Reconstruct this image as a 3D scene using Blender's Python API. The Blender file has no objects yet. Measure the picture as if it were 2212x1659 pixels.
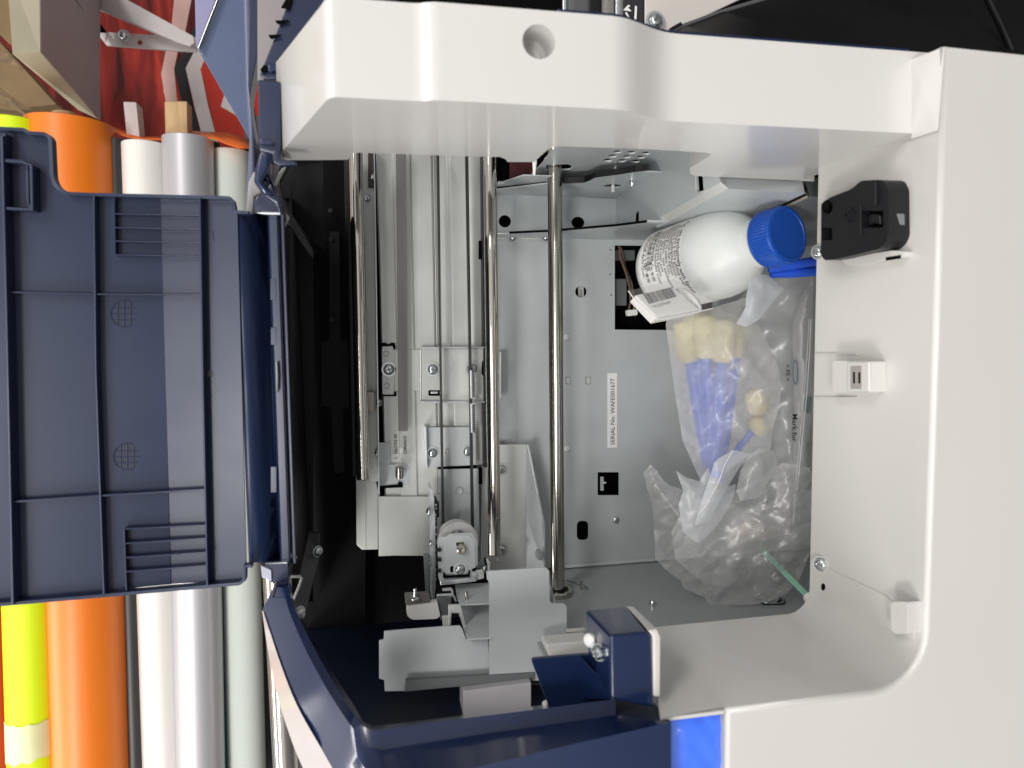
import bpy, bmesh, math, random
from mathutils import Vector, Matrix, noise
from mathutils.geometry import tessellate_polygon, delaunay_2d_cdt
random.seed(7)
sc = bpy.context.scene
COL = sc.collection

# ---------------------------------------------------------------- frames of reference
# Printer frame: x = real "down", y = real "left", z = into the machine (metres, origin at the lens).
F = 1500.0
_X = Vector((7700, -200, 1500)).normalized()
_Y = Vector((227, 20000, 1500)); _Y = (_Y - _Y.dot(_X) * _X).normalized()
_Z = _X.cross(_Y)
H0 = 1.25
def W(p): return Vector((-p[1], p[2], H0 - p[0]))
def ray(px, py):
    c = Vector((px - 1106, py - 829.5, F))
    return Vector((_X.dot(c), _Y.dot(c), _Z.dot(c)))
def proj(p):
    c = _X * p[0] + _Y * p[1] + _Z * p[2]
    return (1106 + F * c[0] / c[2], 829.5 + F * c[1] / c[2])
AX = {'x': Vector((1, 0, 0)), 'y': Vector((0, 1, 0)), 'z': Vector((0, 0, 1))}
def plane(pl):
    if pl[0] == 'g': return Vector(pl[1]).normalized(), pl[2]
    return AX[pl[0]], pl[1]
def on(q, pl):
    n, c = plane(pl); r = ray(q[0], q[1])
    return r * (c / r.dot(n))
def onyz(px, y, z):          # point with given y and z seen in column px
    x = 0.0
    for _ in range(30):
        a = proj((x, y, z))[0]; b = proj((x + 1e-4, y, z))[0]
        x += (px - a) / (b - a) * 1e-4
    return Vector((x, y, z))
OX = {'A': 0, 'B': 548.6, 'C': 1097.2, 'D': 1553.6}; OY = {'1': 0, '2': 438.9, '3': 822.9, '4': 1165.2}
def P(tag, *pts):
    return [(OX[tag[0]] + .29762 * p[0], OY[tag[1]] + .29762 * p[1]) + tuple(p[2:]) for p in pts]

# ---------------------------------------------------------------- camera
cd = bpy.data.cameras.new('camera'); cam = bpy.data.objects.new('camera', cd); COL.objects.link(cam)
sc.camera = cam
def _wd(v): return Vector((-v[1], v[2], -v[0]))
right = _wd((_X[0], _Y[0], _Z[0])); down = _wd((_X[1], _Y[1], _Z[1])); fwd = _wd((_X[2], _Y[2], _Z[2]))
M = Matrix((right, -down, -fwd)).transposed().to_4x4(); M.translation = Vector((0, 0, H0))
cam.matrix_world = M
cd.sensor_width = 36; cd.lens = 36 * F / 2212; cd.clip_start = .02; cd.clip_end = 60
cd.dof.use_dof = True; cd.dof.focus_distance = .74; cd.dof.aperture_fstop = 8.5

# ---------------------------------------------------------------- world and lamps
w = bpy.data.worlds.new('World'); sc.world = w; w.use_nodes = True
nt = w.node_tree; bg = nt.nodes['Background']
tc = nt.nodes.new('ShaderNodeTexCoord'); sp = nt.nodes.new('ShaderNodeSeparateXYZ'); cr = nt.nodes.new('ShaderNodeValToRGB')
mr = nt.nodes.new('ShaderNodeMapRange'); mr.inputs[1].default_value = -1; mr.inputs[2].default_value = 1
nt.links.new(tc.outputs['Generated'], sp.inputs[0]); nt.links.new(sp.outputs[2], mr.inputs[0])
nt.links.new(mr.outputs[0], cr.inputs[0]); nt.links.new(cr.outputs[0], bg.inputs[0])
e = cr.color_ramp.elements
e[0].position = 0; e[0].color = (.12, .115, .11, 1)
e[1].position = 1; e[1].color = (.85, .84, .82, 1)
for pos, c in ((.36, (.28, .275, .27)), (.44, (.62, .61, .60)), (.60, (.74, .73, .72)), (.78, (.75, .74, .72))):
    k = cr.color_ramp.elements.new(pos); k.color = c + (1,)
bg.inputs[1].default_value = .80
mm_ = nt.nodes.new('ShaderNodeMath'); mm_.operation = 'MULTIPLY_ADD'; mm_.inputs[1].default_value = -.42; mm_.inputs[2].default_value = .98   # the room is brighter on its left
nt.links.new(sp.outputs[0], mm_.inputs[0])
my_ = nt.nodes.new('ShaderNodeMath'); my_.operation = 'MULTIPLY_ADD'; my_.inputs[1].default_value = -.30   # and behind the photographer
nt.links.new(sp.outputs[1], my_.inputs[0]); nt.links.new(mm_.outputs[0], my_.inputs[2])
vm_ = nt.nodes.new('ShaderNodeVectorMath'); vm_.operation = 'SCALE'
nt.links.new(cr.outputs[0], vm_.inputs[0]); nt.links.new(my_.outputs[0], vm_.inputs['Scale']); nt.links.new(vm_.outputs[0], bg.inputs[0])
def lamp(name, loc, target, sx, sy, power, col):
    l = bpy.data.lights.new(name, 'AREA'); l.shape = 'RECTANGLE'; l.size = sx; l.size_y = sy; l.energy = power; l.color = col
    o = bpy.data.objects.new(name, l); COL.objects.link(o); o.location = loc
    o.rotation_euler = (Vector(target) - Vector(loc)).to_track_quat('-Z', 'Y').to_euler()
    return o
# ceiling panels: one far behind the photographer (mirrored in the lid), one off to the left, plus two added fills
lamp('ceiling_or_fill_lamp', (-.50, -2.9, 2.75), (-.05, .3, 1.1), 0.95, .55, 56, (1, .98, .95))
lamp('ceiling_or_fill_lamp', (1.5, -1.4, 2.8), (.1, .3, 1.1), 1.4, .40, 34, (1, .98, .95))  # fill placed here to brighten the lower shelf, not a known fitting
lamp('ceiling_or_fill_lamp', (-2.0, -1.2, 2.7), (0, .3, 1.1), 1.4, .40, 50, (1, .98, .95))  # added fill that brightens the underside of the top rail
lamp('ceiling_or_fill_lamp', (-1.3, .75, 3.0), (-1.3, .8, 1.2), 1.5, .25, 22, (1, .97, .93))
sc.view_settings.view_transform = 'Standard'; sc.view_settings.look = 'None'
sc.view_settings.exposure = -.05; sc.view_settings.gamma = 1
sc.cycles.max_bounces = 10; sc.cycles.transparent_max_bounces = 24; sc.cycles.use_denoising = True
sc.cycles.sample_clamp_indirect = 6

# ---------------------------------------------------------------- materials
def mat(name, col, rough=.5, metal=0., spec=.5, var=.06, vscale=18, bump=0., bscale=300, rvar=.0, coat=0., trans=0., sss=0., emit=None, alpha=None, stretch=None, coatr=.05, brush=None):
    m = bpy.data.materials.new(name); m.use_nodes = True; n = m.node_tree; b = n.nodes['Principled BSDF']
    b.inputs['Roughness'].default_value = rough; b.inputs['Metallic'].default_value = metal
    b.inputs['Specular IOR Level'].default_value = spec
    b.inputs['Base Color'].default_value = col + (1,)
    tcn = n.nodes.new('ShaderNodeTexCoord'); mp = n.nodes.new('ShaderNodeMapping')
    n.links.new(tcn.outputs['Object'], mp.inputs[0])
    if stretch: mp.inputs['Scale'].default_value = stretch
    if var or rvar:
        t = n.nodes.new('ShaderNodeTexNoise'); t.inputs['Scale'].default_value = vscale; t.inputs['Detail'].default_value = 6
        n.links.new(mp.outputs[0], t.inputs['Vector'])
    if var:
        r = n.nodes.new('ShaderNodeValToRGB'); n.links.new(t.outputs[0], r.inputs[0])
        r.color_ramp.elements[0].position = .3; r.color_ramp.elements[1].position = .7
        r.color_ramp.elements[0].color = tuple(c * (1 - var) for c in col) + (1,)
        r.color_ramp.elements[1].color = tuple(min(1, c * (1 + var)) for c in col) + (1,)
        n.links.new(r.outputs[0], b.inputs['Base Color'])
    if rvar:
        r2 = n.nodes.new('ShaderNodeMapRange'); r2.inputs[3].default_value = max(.02, rough - rvar); r2.inputs[4].default_value = rough + rvar
        r2.inputs[1].default_value = .3; r2.inputs[2].default_value = .7
        n.links.new(t.outputs[0], r2.inputs[0]); n.links.new(r2.outputs[0], b.inputs['Roughness'])
    if bump:
        t2 = n.nodes.new('ShaderNodeTexNoise'); t2.inputs['Scale'].default_value = bscale; t2.inputs['Detail'].default_value = 3
        n.links.new(mp.outputs[0], t2.inputs['Vector'])
        bu = n.nodes.new('ShaderNodeBump'); bu.inputs['Strength'].default_value = bump; bu.inputs['Distance'].default_value = .001
        n.links.new(t2.outputs[0], bu.inputs['Height']); n.links.new(bu.outputs[0], b.inputs['Normal'])
    if coat: b.inputs['Coat Weight'].default_value = coat; b.inputs['Coat Roughness'].default_value = coatr
    if trans: b.inputs['Transmission Weight'].default_value = trans
    if sss:
        b.inputs['Subsurface Weight'].default_value = sss; b.inputs['Subsurface Radius'].default_value = (.01, .01, .01); b.inputs['Subsurface Scale'].default_value = 1
    if emit: b.inputs['Emission Color'].default_value = emit + (1,); b.inputs['Emission Strength'].default_value = 1
    return m
def film(name, col, dens, rough=.15, transl=.5, spec=.6, crinkle=.25):
    """thin plastic film: mostly clear sheet, part milky, with a glossy skin"""
    m = bpy.data.materials.new(name); m.use_nodes = True; n = m.node_tree; n.nodes.clear()
    out = n.nodes.new('ShaderNodeOutputMaterial'); tr = n.nodes.new('ShaderNodeBsdfTransparent')
    di = n.nodes.new('ShaderNodeBsdfDiffuse'); tl = n.nodes.new('ShaderNodeBsdfTranslucent'); gl = n.nodes.new('ShaderNodeBsdfGlossy')
    di.inputs[0].default_value = col + (1,); tl.inputs[0].default_value = col + (1,); gl.inputs['Roughness'].default_value = rough
    mx = n.nodes.new('ShaderNodeMixShader'); mx.inputs[0].default_value = transl
    n.links.new(di.outputs[0], mx.inputs[1]); n.links.new(tl.outputs[0], mx.inputs[2])
    m2 = n.nodes.new('ShaderNodeMixShader')
    tx = n.nodes.new('ShaderNodeTexNoise'); tx.inputs['Scale'].default_value = 35; tx.inputs['Detail'].default_value = 4
    tcn = n.nodes.new('ShaderNodeTexCoord'); n.links.new(tcn.outputs['Object'], tx.inputs['Vector'])
    r = n.nodes.new('ShaderNodeMapRange'); r.inputs[1].default_value = .3; r.inputs[2].default_value = .7
    r.inputs[3].default_value = dens * .8; r.inputs[4].default_value = min(1, dens * 1.2)
    lw = n.nodes.new('ShaderNodeLayerWeight'); lw.inputs[0].default_value = .25
    ad = n.nodes.new('ShaderNodeMath'); ad.operation = 'MULTIPLY_ADD'; ad.inputs[1].default_value = .22; ad.use_clamp = True
    n.links.new(tx.outputs[0], r.inputs[0]); n.links.new(lw.outputs['Facing'], ad.inputs[0]); n.links.new(r.outputs[0], ad.inputs[2])
    n.links.new(ad.outputs[0], m2.inputs[0]); n.links.new(tr.outputs[0], m2.inputs[1]); n.links.new(mx.outputs[0], m2.inputs[2])
    m3 = n.nodes.new('ShaderNodeMixShader'); pw = n.nodes.new('ShaderNodeMath'); pw.operation = 'POWER'; pw.inputs[1].default_value = 3
    fr = n.nodes.new('ShaderNodeMath'); fr.operation = 'MULTIPLY_ADD'; fr.inputs[1].default_value = .35; fr.inputs[2].default_value = spec * .12; fr.use_clamp = True
    n.links.new(lw.outputs['Facing'], pw.inputs[0]); n.links.new(pw.outputs[0], fr.inputs[0])
    n.links.new(fr.outputs[0], m3.inputs[0]); n.links.new(m2.outputs[0], m3.inputs[1]); n.links.new(gl.outputs[0], m3.inputs[2])
    if crinkle:
        vo = n.nodes.new('ShaderNodeTexVoronoi'); vo.inputs['Scale'].default_value = 34; vo.feature = 'F1'
        nz = n.nodes.new('ShaderNodeTexNoise'); nz.inputs['Scale'].default_value = 40; nz.inputs['Detail'].default_value = 2
        n.links.new(tcn.outputs['Object'], nz.inputs['Vector'])
        wm = n.nodes.new('ShaderNodeVectorMath'); wm.operation = 'MULTIPLY_ADD'; wm.inputs[1].default_value = (.02, .02, .02)
        n.links.new(nz.outputs['Color'], wm.inputs[0]); n.links.new(tcn.outputs['Object'], wm.inputs[2]); n.links.new(wm.outputs[0], vo.inputs['Vector'])
        bu = n.nodes.new('ShaderNodeBump'); bu.inputs['Strength'].default_value = crinkle; bu.inputs['Distance'].default_value = .004
        n.links.new(vo.outputs['Distance'], bu.inputs['Height'])
        for sh in (di, tl, gl): n.links.new(bu.outputs[0], sh.inputs['Normal'])
    n.links.new(m3.outputs[0], out.inputs[0])
    return m
WHITE = mat('white_plastic', (.575, .56, .535), .38, var=.012, vscale=9, bump=.02, bscale=900, coat=.25, coatr=.12)
WGLOSS = mat('glossy_white_plastic', (.615, .60, .58), .25, var=.012, vscale=9, coat=.45, coatr=.06)
GREY = mat('grey_painted_steel', (.52, .55, .56), .34, metal=.15, var=.035, vscale=22, bump=.04, bscale=1400, rvar=.05)
GREYL = mat('light_zinc_steel', (.61, .62, .60), .38, metal=.25, var=.04, vscale=30, bump=.04, bscale=1200, rvar=.06)
GREYD = mat('dark_grey_steel', (.17, .185, .19), .38, metal=.2, var=.05, vscale=25, bump=.03)
EDGE = mat('bare_cut_steel', (.70, .73, .75), .28, metal=.7, var=.08, vscale=150)
CHROME = mat('polished_steel', (.62, .595, .55), .07, metal=1, var=0)
STEEL = mat('ground_steel', (.44, .425, .385), .17, metal=1, var=0)
NAVY = mat('navy_plastic', (.012, .020, .055), .30, var=.05, vscale=14, bump=.02, bscale=900, coat=.3, coatr=.12, rvar=.05)
NAVYG = mat('navy_gloss_plastic', (.008, .018, .062), .22, var=.05, vscale=14, rvar=.06, coat=.4, coatr=.08)
BLACK = mat('black_plastic', (.008, .008, .010), .4, var=.1, vscale=20, spec=.35)
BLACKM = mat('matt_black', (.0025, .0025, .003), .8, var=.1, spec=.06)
INK = mat('printed_ink', (.02, .02, .022), .6, var=0)
LABEL = mat('label_paper', (.84, .83, .81), .5, var=.02)
ZINC = mat('zinc_plated_screw', (.66, .70, .70), .22, metal=1, var=.1, vscale=400)
RUBBER = mat('black_rubber', (.02, .02, .02), .6, var=.1)
CAPB = mat('blue_cap_plastic', (.006, .072, .40), .42, var=.03, bump=.02, bscale=900)
BOTTLE = mat('milky_bottle_plastic', (.74, .76, .74), .38, var=.015, sss=.35, vscale=12)
FOAM = mat('cream_foam', (.78, .70, .40), .9, var=.06, bump=.25, bscale=900, sss=.1)
BLUEH = mat('blue_handle_plastic', (.025, .11, .72), .35, var=.05)
GREENP = mat('pale_green_plastic', (.27, .56, .42), .45, var=.04, sss=.1)
FROST = film('frosted_film', (.90, .90, .90), .38, .26, .25, .38, .2)
CLEAR = film('clear_film', (.95, .95, .94), .14, .40, .15, 1.2, .6)
MILKY = film('milky_film', (.84, .87, .92), .62, .35, .3, .25)
NYLON = mat('white_nylon', (.52, .515, .515), .4, var=.02)

# ---------------------------------------------------------------- builders
ORG = {}
def tag(o, label=None, cat=None, group=None, kind=None):
    if label: o['label'] = label
    if cat: o['category'] = cat
    if group: o['group'] = group
    if kind: o['kind'] = kind
    return o
def thing(name, p, label, cat, group=None):
    o = bpy.data.objects.new(name, None); COL.objects.link(o); o.location = W(p); o.empty_display_size = .02
    ORG[o] = W(p)
    return tag(o, label, cat, group)
def mesh(name, V, Fc, m, parent=None, smooth=False, bev=0, seg=2, weld=True, solid=0, recalc=True, world=False, ang=30):
    org = ORG.get(parent, Vector((0, 0, 0)))
    bm = bmesh.new()
    vs = [bm.verts.new((Vector(v) if world else W(v)) - org) for v in V]
    for f in Fc:
        if len(set(f)) < 3: continue
        try:
            fc = bm.faces.new([vs[i] for i in f])
            fc.smooth = smooth
        except ValueError: pass
    if weld: bmesh.ops.remove_doubles(bm, verts=bm.verts, dist=1e-6)
    if recalc: bmesh.ops.recalc_face_normals(bm, faces=bm.faces)
    me = bpy.data.meshes.new(name); bm.to_mesh(me); bm.free()
    for mm in (m if isinstance(m, (list, tuple)) else [m]): me.materials.append(mm)
    o = bpy.data.objects.new(name, me); COL.objects.link(o)
    if parent: o.parent = parent; ORG[o] = org
    else: ORG[o] = org
    if solid:
        s = o.modifiers.new('thick', 'SOLIDIFY'); s.thickness = abs(solid); s.offset = -1 if solid > 0 else 1
    if bev:
        b = o.modifiers.new('edge', 'BEVEL'); b.width = bev; b.segments = seg; b.limit_method = 'ANGLE'; b.angle_limit = math.radians(ang)
        b.harden_normals = False
        if not smooth:
            for p in me.polygons: p.use_smooth = True
            me.set_sharp_from_angle(angle=math.radians(50)) if hasattr(me, 'set_sharp_from_angle') else None
            wn = o.modifiers.new('normals', 'WEIGHTED_NORMAL'); wn.keep_sharp = False; wn.weight = 100
    return o
def rnd(poly, r, seg=4):
    out = []; n = len(poly)
    for i in range(n):
        p = Vector(poly[i][:2]); rr = poly[i][2] if len(poly[i]) > 2 else r
        a = Vector(poly[i - 1][:2]); b = Vector(poly[(i + 1) % n][:2])
        da, db = (a - p), (b - p)
        if rr <= 0 or da.length < 1e-6 or db.length < 1e-6: out.append(tuple(p)); continue
        rr = min(rr, da.length * .45, db.length * .45)
        s, t = p + da.normalized() * rr, p + db.normalized() * rr
        for k in range(seg + 1):
            u = k / seg; out.append(tuple(s * (1 - u) ** 2 + p * 2 * u * (1 - u) + t * u * u))
    return out
def inset(poly, d):
    n = len(poly); area = sum(poly[i][0] * poly[(i + 1) % n][1] - poly[(i + 1) % n][0] * poly[i][1] for i in range(n))
    sg = 1 if area > 0 else -1; out = []
    for i in range(n):
        a, p, b = (Vector(poly[j][:2]) for j in (i - 1, i, (i + 1) % n))
        e1 = (p - a).normalized(); e2 = (b - p).normalized()
        n1 = Vector((-e1[1], e1[0])) * sg; n2 = Vector((-e2[1], e2[0])) * sg
        m = n1 + n2; m = m / max(.25, m.length_squared) * 2
        out.append(tuple(p + m * d))
    return out
def circ(c, r, n=28, ry=None): return [(c[0] + r * math.cos(t * 2 * math.pi / n), c[1] + (ry or r) * math.sin(t * 2 * math.pi / n)) for t in range(n)]
def rect(x0, y0, x1, y1): return [(x0, y0), (x1, y0), (x1, y1), (x0, y1)]
def prism3(loops, off, V=None, Fc=None):
    """extrude 3D loops (first outer, the rest holes) by off; returns V, F"""
    V = [] if V is None else V; Fc = [] if Fc is None else Fc
    b = len(V); flat = [p for l in loops for p in l]; N = len(flat)
    V += [tuple(p) for p in flat] + [tuple(p + off) for p in flat]
    try: T = tessellate_polygon(loops)
    except Exception: T = []
    for t in T:
        Fc.append([b + i for i in t]); Fc.append([b + N + i for i in reversed(t)])
    k = 0
    for l in loops:
        L = len(l)
        for i in range(L):
            j = (i + 1) % L; Fc.append([b + k + i, b + k + j, b + N + k + j, b + N + k + i])
        k += L
    return V, Fc
def plate(name, outer, pl, m, parent, th=.0012, holes=(), bev=0, lift=0., seg=2, smooth=False):
    n, c = plane(pl); cam_side = -1 if on(outer[0], pl).dot(n) > 0 else 1
    tow = n * cam_side                     # towards the lens
    loops = [[on(q, pl) + tow * lift for q in l] for l in [outer] + list(holes)]
    V, Fc = prism3(loops, -tow * th)
    return mesh(name, V, Fc, m, parent, bev=bev, seg=seg, smooth=smooth)
def prism(name, pts, off, m, parent, bev=0, holes=(), seg=2):
    V, Fc = prism3([[Vector(p) for p in pts]] + [[Vector(p) for p in h] for h in holes], Vector(off))
    return mesh(name, V, Fc, m, parent, bev=bev, seg=seg)
def frame_of(d):
    d = Vector(d).normalized(); a = Vector((0, 0, 1)) if abs(d.z) < .9 else Vector((1, 0, 0))
    u = d.cross(a).normalized(); return d, u, d.cross(u)
def tubev(pts, r, n=14, V=None, Fc=None, caps=True):
    V = [] if V is None else V; Fc = [] if Fc is None else Fc
    pts = [Vector(p) for p in pts]; rs = r if isinstance(r, (list, tuple)) else [r] * len(pts); b = len(V)
    u = None
    for i, p in enumerate(pts):
        d = (pts[min(i + 1, len(pts) - 1)] - pts[max(i - 1, 0)]).normalized()
        if u is None: _, u, v = frame_of(d)
        else:
            u = (u - d * u.dot(d)).normalized(); v = d.cross(u)
        for k in range(n):
            t = 2 * math.pi * k / n; V.append(tuple(p + (u * math.cos(t) + v * math.sin(t)) * rs[i]))
    for i in range(len(pts) - 1):
        for k in range(n):
            k2 = (k + 1) % n; Fc.append([b + i * n + k, b + i * n + k2, b + (i + 1) * n + k2, b + (i + 1) * n + k])
    if caps: Fc.append([b + k for k in range(n)]); Fc.append([b + (len(pts) - 1) * n + k for k in range(n)])
    return V, Fc
def tube(name, pts, r, m, parent=None, n=24, bev=0, smooth=True):
    V, Fc = tubev(pts, r, n); o = mesh(name, V, Fc, m, parent, smooth=True)
    o.data.set_sharp_from_angle(angle=math.radians(40)); return o
def lathe(name, prof, p0, d, m, parent=None, n=40, sharp=35, world=False):
    """prof = [(distance along d, radius)...]"""
    d, u, v = frame_of(d); V = []; Fc = []
    for (t, r) in prof:
        for k in range(n):
            a = 2 * math.pi * k / n; V.append(tuple(Vector(p0) + d * t + (u * math.cos(a) + v * math.sin(a)) * max(r, 1e-6)))
    for i in range(len(prof) - 1):
        for k in range(n):
            k2 = (k + 1) % n; Fc.append([i * n + k, i * n + k2, (i + 1) * n + k2, (i + 1) * n + k])
    o = mesh(name, V, Fc, m, parent, smooth=True, weld=True)
    o.data.set_sharp_from_angle(angle=math.radians(sharp)); return o
def box(name, a, b, m, parent=None, bev=0):
    (x0, y0, z0), (x1, y1, z1) = a, b
    V = [(x, y, z) for x in (x0, x1) for y in (y0, y1) for z in (z0, z1)]
    return mesh(name, V, [[0, 1, 3, 2], [4, 6, 7, 5], [0, 4, 5, 1], [2, 3, 7, 6], [0, 2, 6, 4], [1, 5, 7, 3]], m, parent, bev=bev)
def strip(name, A, B, m, parent=None, solid=0, bev=0, smooth=False, seg=2):
    V = [tuple(a) for a in A] + [tuple(b) for b in B]; n = len(A)
    return mesh(name, V, [[i, i + 1, n + i + 1, n + i] for i in range(n - 1)], m, parent, solid=solid, bev=bev, smooth=smooth, seg=seg)
def screw(p, d, r, parent, washer=1.6, h=None, phil=True, name='screw', rot=.3):
    """pan head screw with a washer; p seat point, d the outward direction"""
    d, u, v = frame_of(d); h = h or r * .75
    prof = [(0, 0), (0, r), (h * .45, r), (h * .8, r * .86), (h, r * .6)]
    n = 20; V = []; Fc = []
    for (t, rr) in prof:
        for k in range(n):
            a = 2 * math.pi * k / n; V.append(Vector(p) + d * t + (u * math.cos(a) + v * math.sin(a)) * max(rr, 1e-6))
    for i in range(len(prof) - 1):
        for k in range(n): Fc.append([i * n + k, i * n + (k + 1) % n, (i + 1) * n + (k + 1) % n, (i + 1) * n + k])
    top = [V[(len(prof) - 1) * n + k] for k in range(n)]
    wd, ln = r * .15, r * .52; pl = []
    for k in range(4):
        a = rot + k * math.pi / 2; c, s = math.cos(a), math.sin(a); e1 = u * c + v * s; e2 = v * c - u * s; o = Vector(p) + d * h
        pl += [o + e1 * ln - e2 * wd, o + e1 * ln + e2 * wd, o + e1 * wd + e2 * wd]
    if phil:
        T = tessellate_polygon([top, pl]); b = len(V); V += top + pl + [q - d * h * .5 for q in pl]
        for t in T: Fc.append([b + i for i in t])
        for i in range(12): j = (i + 1) % 12; Fc.append([b + n + i, b + n + j, b + n + 12 + j, b + n + 12 + i])
        Fc.append([b + n + 12 + i for i in range(12)])
    else: Fc.append([(len(prof) - 1) * n + k for k in range(n)])
    o = mesh(name, V, Fc, ZINC, parent, smooth=True); o.data.set_sharp_from_angle(angle=math.radians(35))
    if phil:
        V2, F2 = prism3([[q - d * h * .42 for q in pl]], -d * h * .05); mesh('cross_recess', V2, F2, GREYD, o)
        lathe('screw_collar', [(0, r * 1.0), (.0003, r * 1.16), (.0007, r * 1.16), (.0008, r * .98)], p, d, GREYD, o, n=24)
    if washer:
        wr = r * washer; lathe('washer', [(-.0004, 0), (-.0004, wr), (.0003, wr), (.0003, r * .98), (.0001, r * .98), (.0001, 0)], p, d, EDGE, o, n=28)
    return o
def text3(name, s, p, u, v, size, m, parent, align='LEFT', warp=None, th=.00006, bold=0.0):
    """flat lettering: baseline starts at p, runs along u (unit), rises along v"""
    cu = bpy.data.curves.new(name, 'FONT'); cu.body = s; cu.size = size; cu.align_x = align; cu.resolution_u = 2; cu.offset = bold
    ob = bpy.data.objects.new(name, cu); COL.objects.link(ob)
    dg = bpy.context.evaluated_depsgraph_get(); me = bpy.data.meshes.new_from_object(ob.evaluated_get(dg))
    bpy.data.objects.remove(ob); u = Vector(u).normalized(); v = Vector(v).normalized(); p = Vector(p)
    V = [(p + u * q.co.x + v * q.co.y) if warp is None else warp(q.co.x, q.co.y) for q in me.vertices]
    Fc = [list(f.vertices) for f in me.polygons]; bpy.data.meshes.remove(me)
    return mesh(name, V, Fc, m, parent, recalc=False)
def smooth_line(pts, n):
    '''Catmull-Rom through 3D points, n samples per span'''
    P_ = [Vector(p) for p in pts]; out = []
    for i in range(len(P_) - 1):
        a, b, c, d = P_[max(0, i - 1)], P_[i], P_[i + 1], P_[min(len(P_) - 1, i + 2)]
        for k in range(n):
            t = k / n; out.append(.5 * ((2 * b) + (c - a) * t + (2 * a - 5 * b + 4 * c - d) * t * t + (3 * b - a - 3 * c + d) * t ** 3))
    return out + [P_[-1]]
def tri(t): t = t % 1.0; return 4 * abs(t - .5) - 1
def bag(name, outline, zf, m, parent=None, bulge=.02, crump=.003, step=7, seed=1, two=True, thick_back=.5, smooth=True, warp=None):
    """a pouch of thin film: outline in the picture at depth zf(px,py), front and back sheets welded at the rim"""
    rng = random.Random(seed); poly = [Vector(p) for p in outline]; n = len(poly)
    rim = []
    for i in range(n):
        a, b = poly[i], poly[(i + 1) % n]; k = max(1, int((b - a).length / step))
        rim += [a.lerp(b, j / k) for j in range(k)]
    def inside(q):
        c = False
        for i in range(n):
            a, b = poly[i], poly[i - 1]
            if (a.y > q.y) != (b.y > q.y) and q.x < (b.x - a.x) * (q.y - a.y) / (b.y - a.y) + a.x: c = not c
        return c
    def dist(q):
        return min(((q - a) - (b - a) * max(0, min(1, (q - a).dot(b - a) / (b - a).length_squared))).length for a, b in ((poly[i], poly[(i + 1) % n]) for i in range(n)))
    xs = [p.x for p in poly]; ys = [p.y for p in poly]; pts = list(rim); x = min(xs)
    while x < max(xs):
        y = min(ys)
        while y < max(ys):
            q = Vector((x + rng.uniform(-.4, .4) * step, y + rng.uniform(-.4, .4) * step))
            if inside(q) and dist(q) > step * .5: pts.append(q)
            y += step
        x += step
    R = len(rim); res = delaunay_2d_cdt(pts, [(i, (i + 1) % R) for i in range(R)], [], 1, 1e-5)
    P2, _, F2 = res[0], res[1], res[2]
    fold = [(Vector((math.cos(a), math.sin(a))), rng.uniform(26, 105), rng.random(), rng.uniform(.4, 1)) for a in [rng.uniform(0, math.pi) for _ in range(7)]]
    dm = max(dist(q) for q in P2) or 1; V = []; V2 = []
    for q in P2:
        t = min(1, dist(q) / dm); nz = noise.noise(Vector((q.x * .02, q.y * .02, seed * 3.1)))
        wq = q + Vector((noise.noise(Vector((q.x * .03, q.y * .03, seed))) * 14, noise.noise(Vector((q.x * .03, q.y * .03, seed + 9))) * 14))
        h = sum(a * tri(wq.dot(d) / l + ph) * (.4 + .6 * abs(noise.noise(Vector((q.x * .015, q.y * .015, ph * 10))))) for d, l, ph, a in fold) / 3
        edge = min(1, dist(q) / 12)
        prof = 1 - (1 - t) ** 2; z = zf(q.x, q.y)
        V.append(on(q, ('z', z - bulge * prof * (1 + .35 * nz) - crump * h * edge)))
        h2 = tri(h * 1.7 + nz)
        V2.append(on(q, ('z', z + bulge * prof * thick_back + crump * h2 * edge)))
    Fc = [list(f) for f in F2]
    if two:
        b = len(V); V += V2; Fc += [[b + i for i in reversed(f)] for f in F2]
    o = mesh(name, V, Fc, m, parent, smooth=smooth, weld=True, recalc=False)
    if smooth: o.data.set_sharp_from_angle(angle=math.radians(60))
    return o

# ================================================================ THE PRINTER
ZP, ZR, ZL = .376, .400, .384
PR = thing('wide_format_printer', on((1100, 830), ('z', .80)), 'large white and navy wide format printer with its side cover open', 'printer')
XS = on((2012, 1000), ('z', ZP)).x
YT = onyz(1207, 0, ZL); YT = on((1207, 230), ('z', ZL)).y
YB = on((1570, 1534), ('z', ZP)).y
# --- top rail of the opening
bot_px = [(700, ZL + .0145), (706, ZL + .0092), (713, ZL + .0058), (722, ZL + .0040), (734, ZL + .0035), (890, ZL + .0035), (905, ZL + .0032), (918, ZL + .0022), (930, ZL + .0010), (942, ZL + .0002), (955, ZL), (1207, ZL), (1320, ZL), (1340, ZL + .0006), (1358, ZL + .0022), (1376, ZL + .005), (1394, ZL + .0085), (1412, ZL + .0118), (1430, ZL + .0143), (1448, ZL + .0156), (1470, ZR), (1700, ZR), (1967, ZR)]
front = [onyz(px, YT, z) for px, z in bot_px]
def ytp(q): return on(q, ('y', YT))
inner_px = [(1759, 392), (1640, 386), (1500, 380), (1491, 375), (1490, 363), (1534, 337), (1535, 333), (1526, 330), (1413, 323), (1300, 319), (1216, 316), (1200, 317), (1184, 323), (1172, 333), (1154, 350), (1096, 350), (1092, 344), (1079, 339), (1020, 338), (776, 330), (763, 331), (757, 334), (754, 341), (751, 345), (686, 346)]
inner = [ytp(q) for q in inner_px]
left = [ytp((620, 346)), ytp((608, 342)), ytp((603, 334))]
corner = Vector((XS + .012, YT, inner[0].z)); corner0 = Vector((XS + .012, YT, ZR))
base = front + [corner0, corner] + inner + left
hfull = YT - on((1207, 25), ('z', ZL)).y
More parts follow.
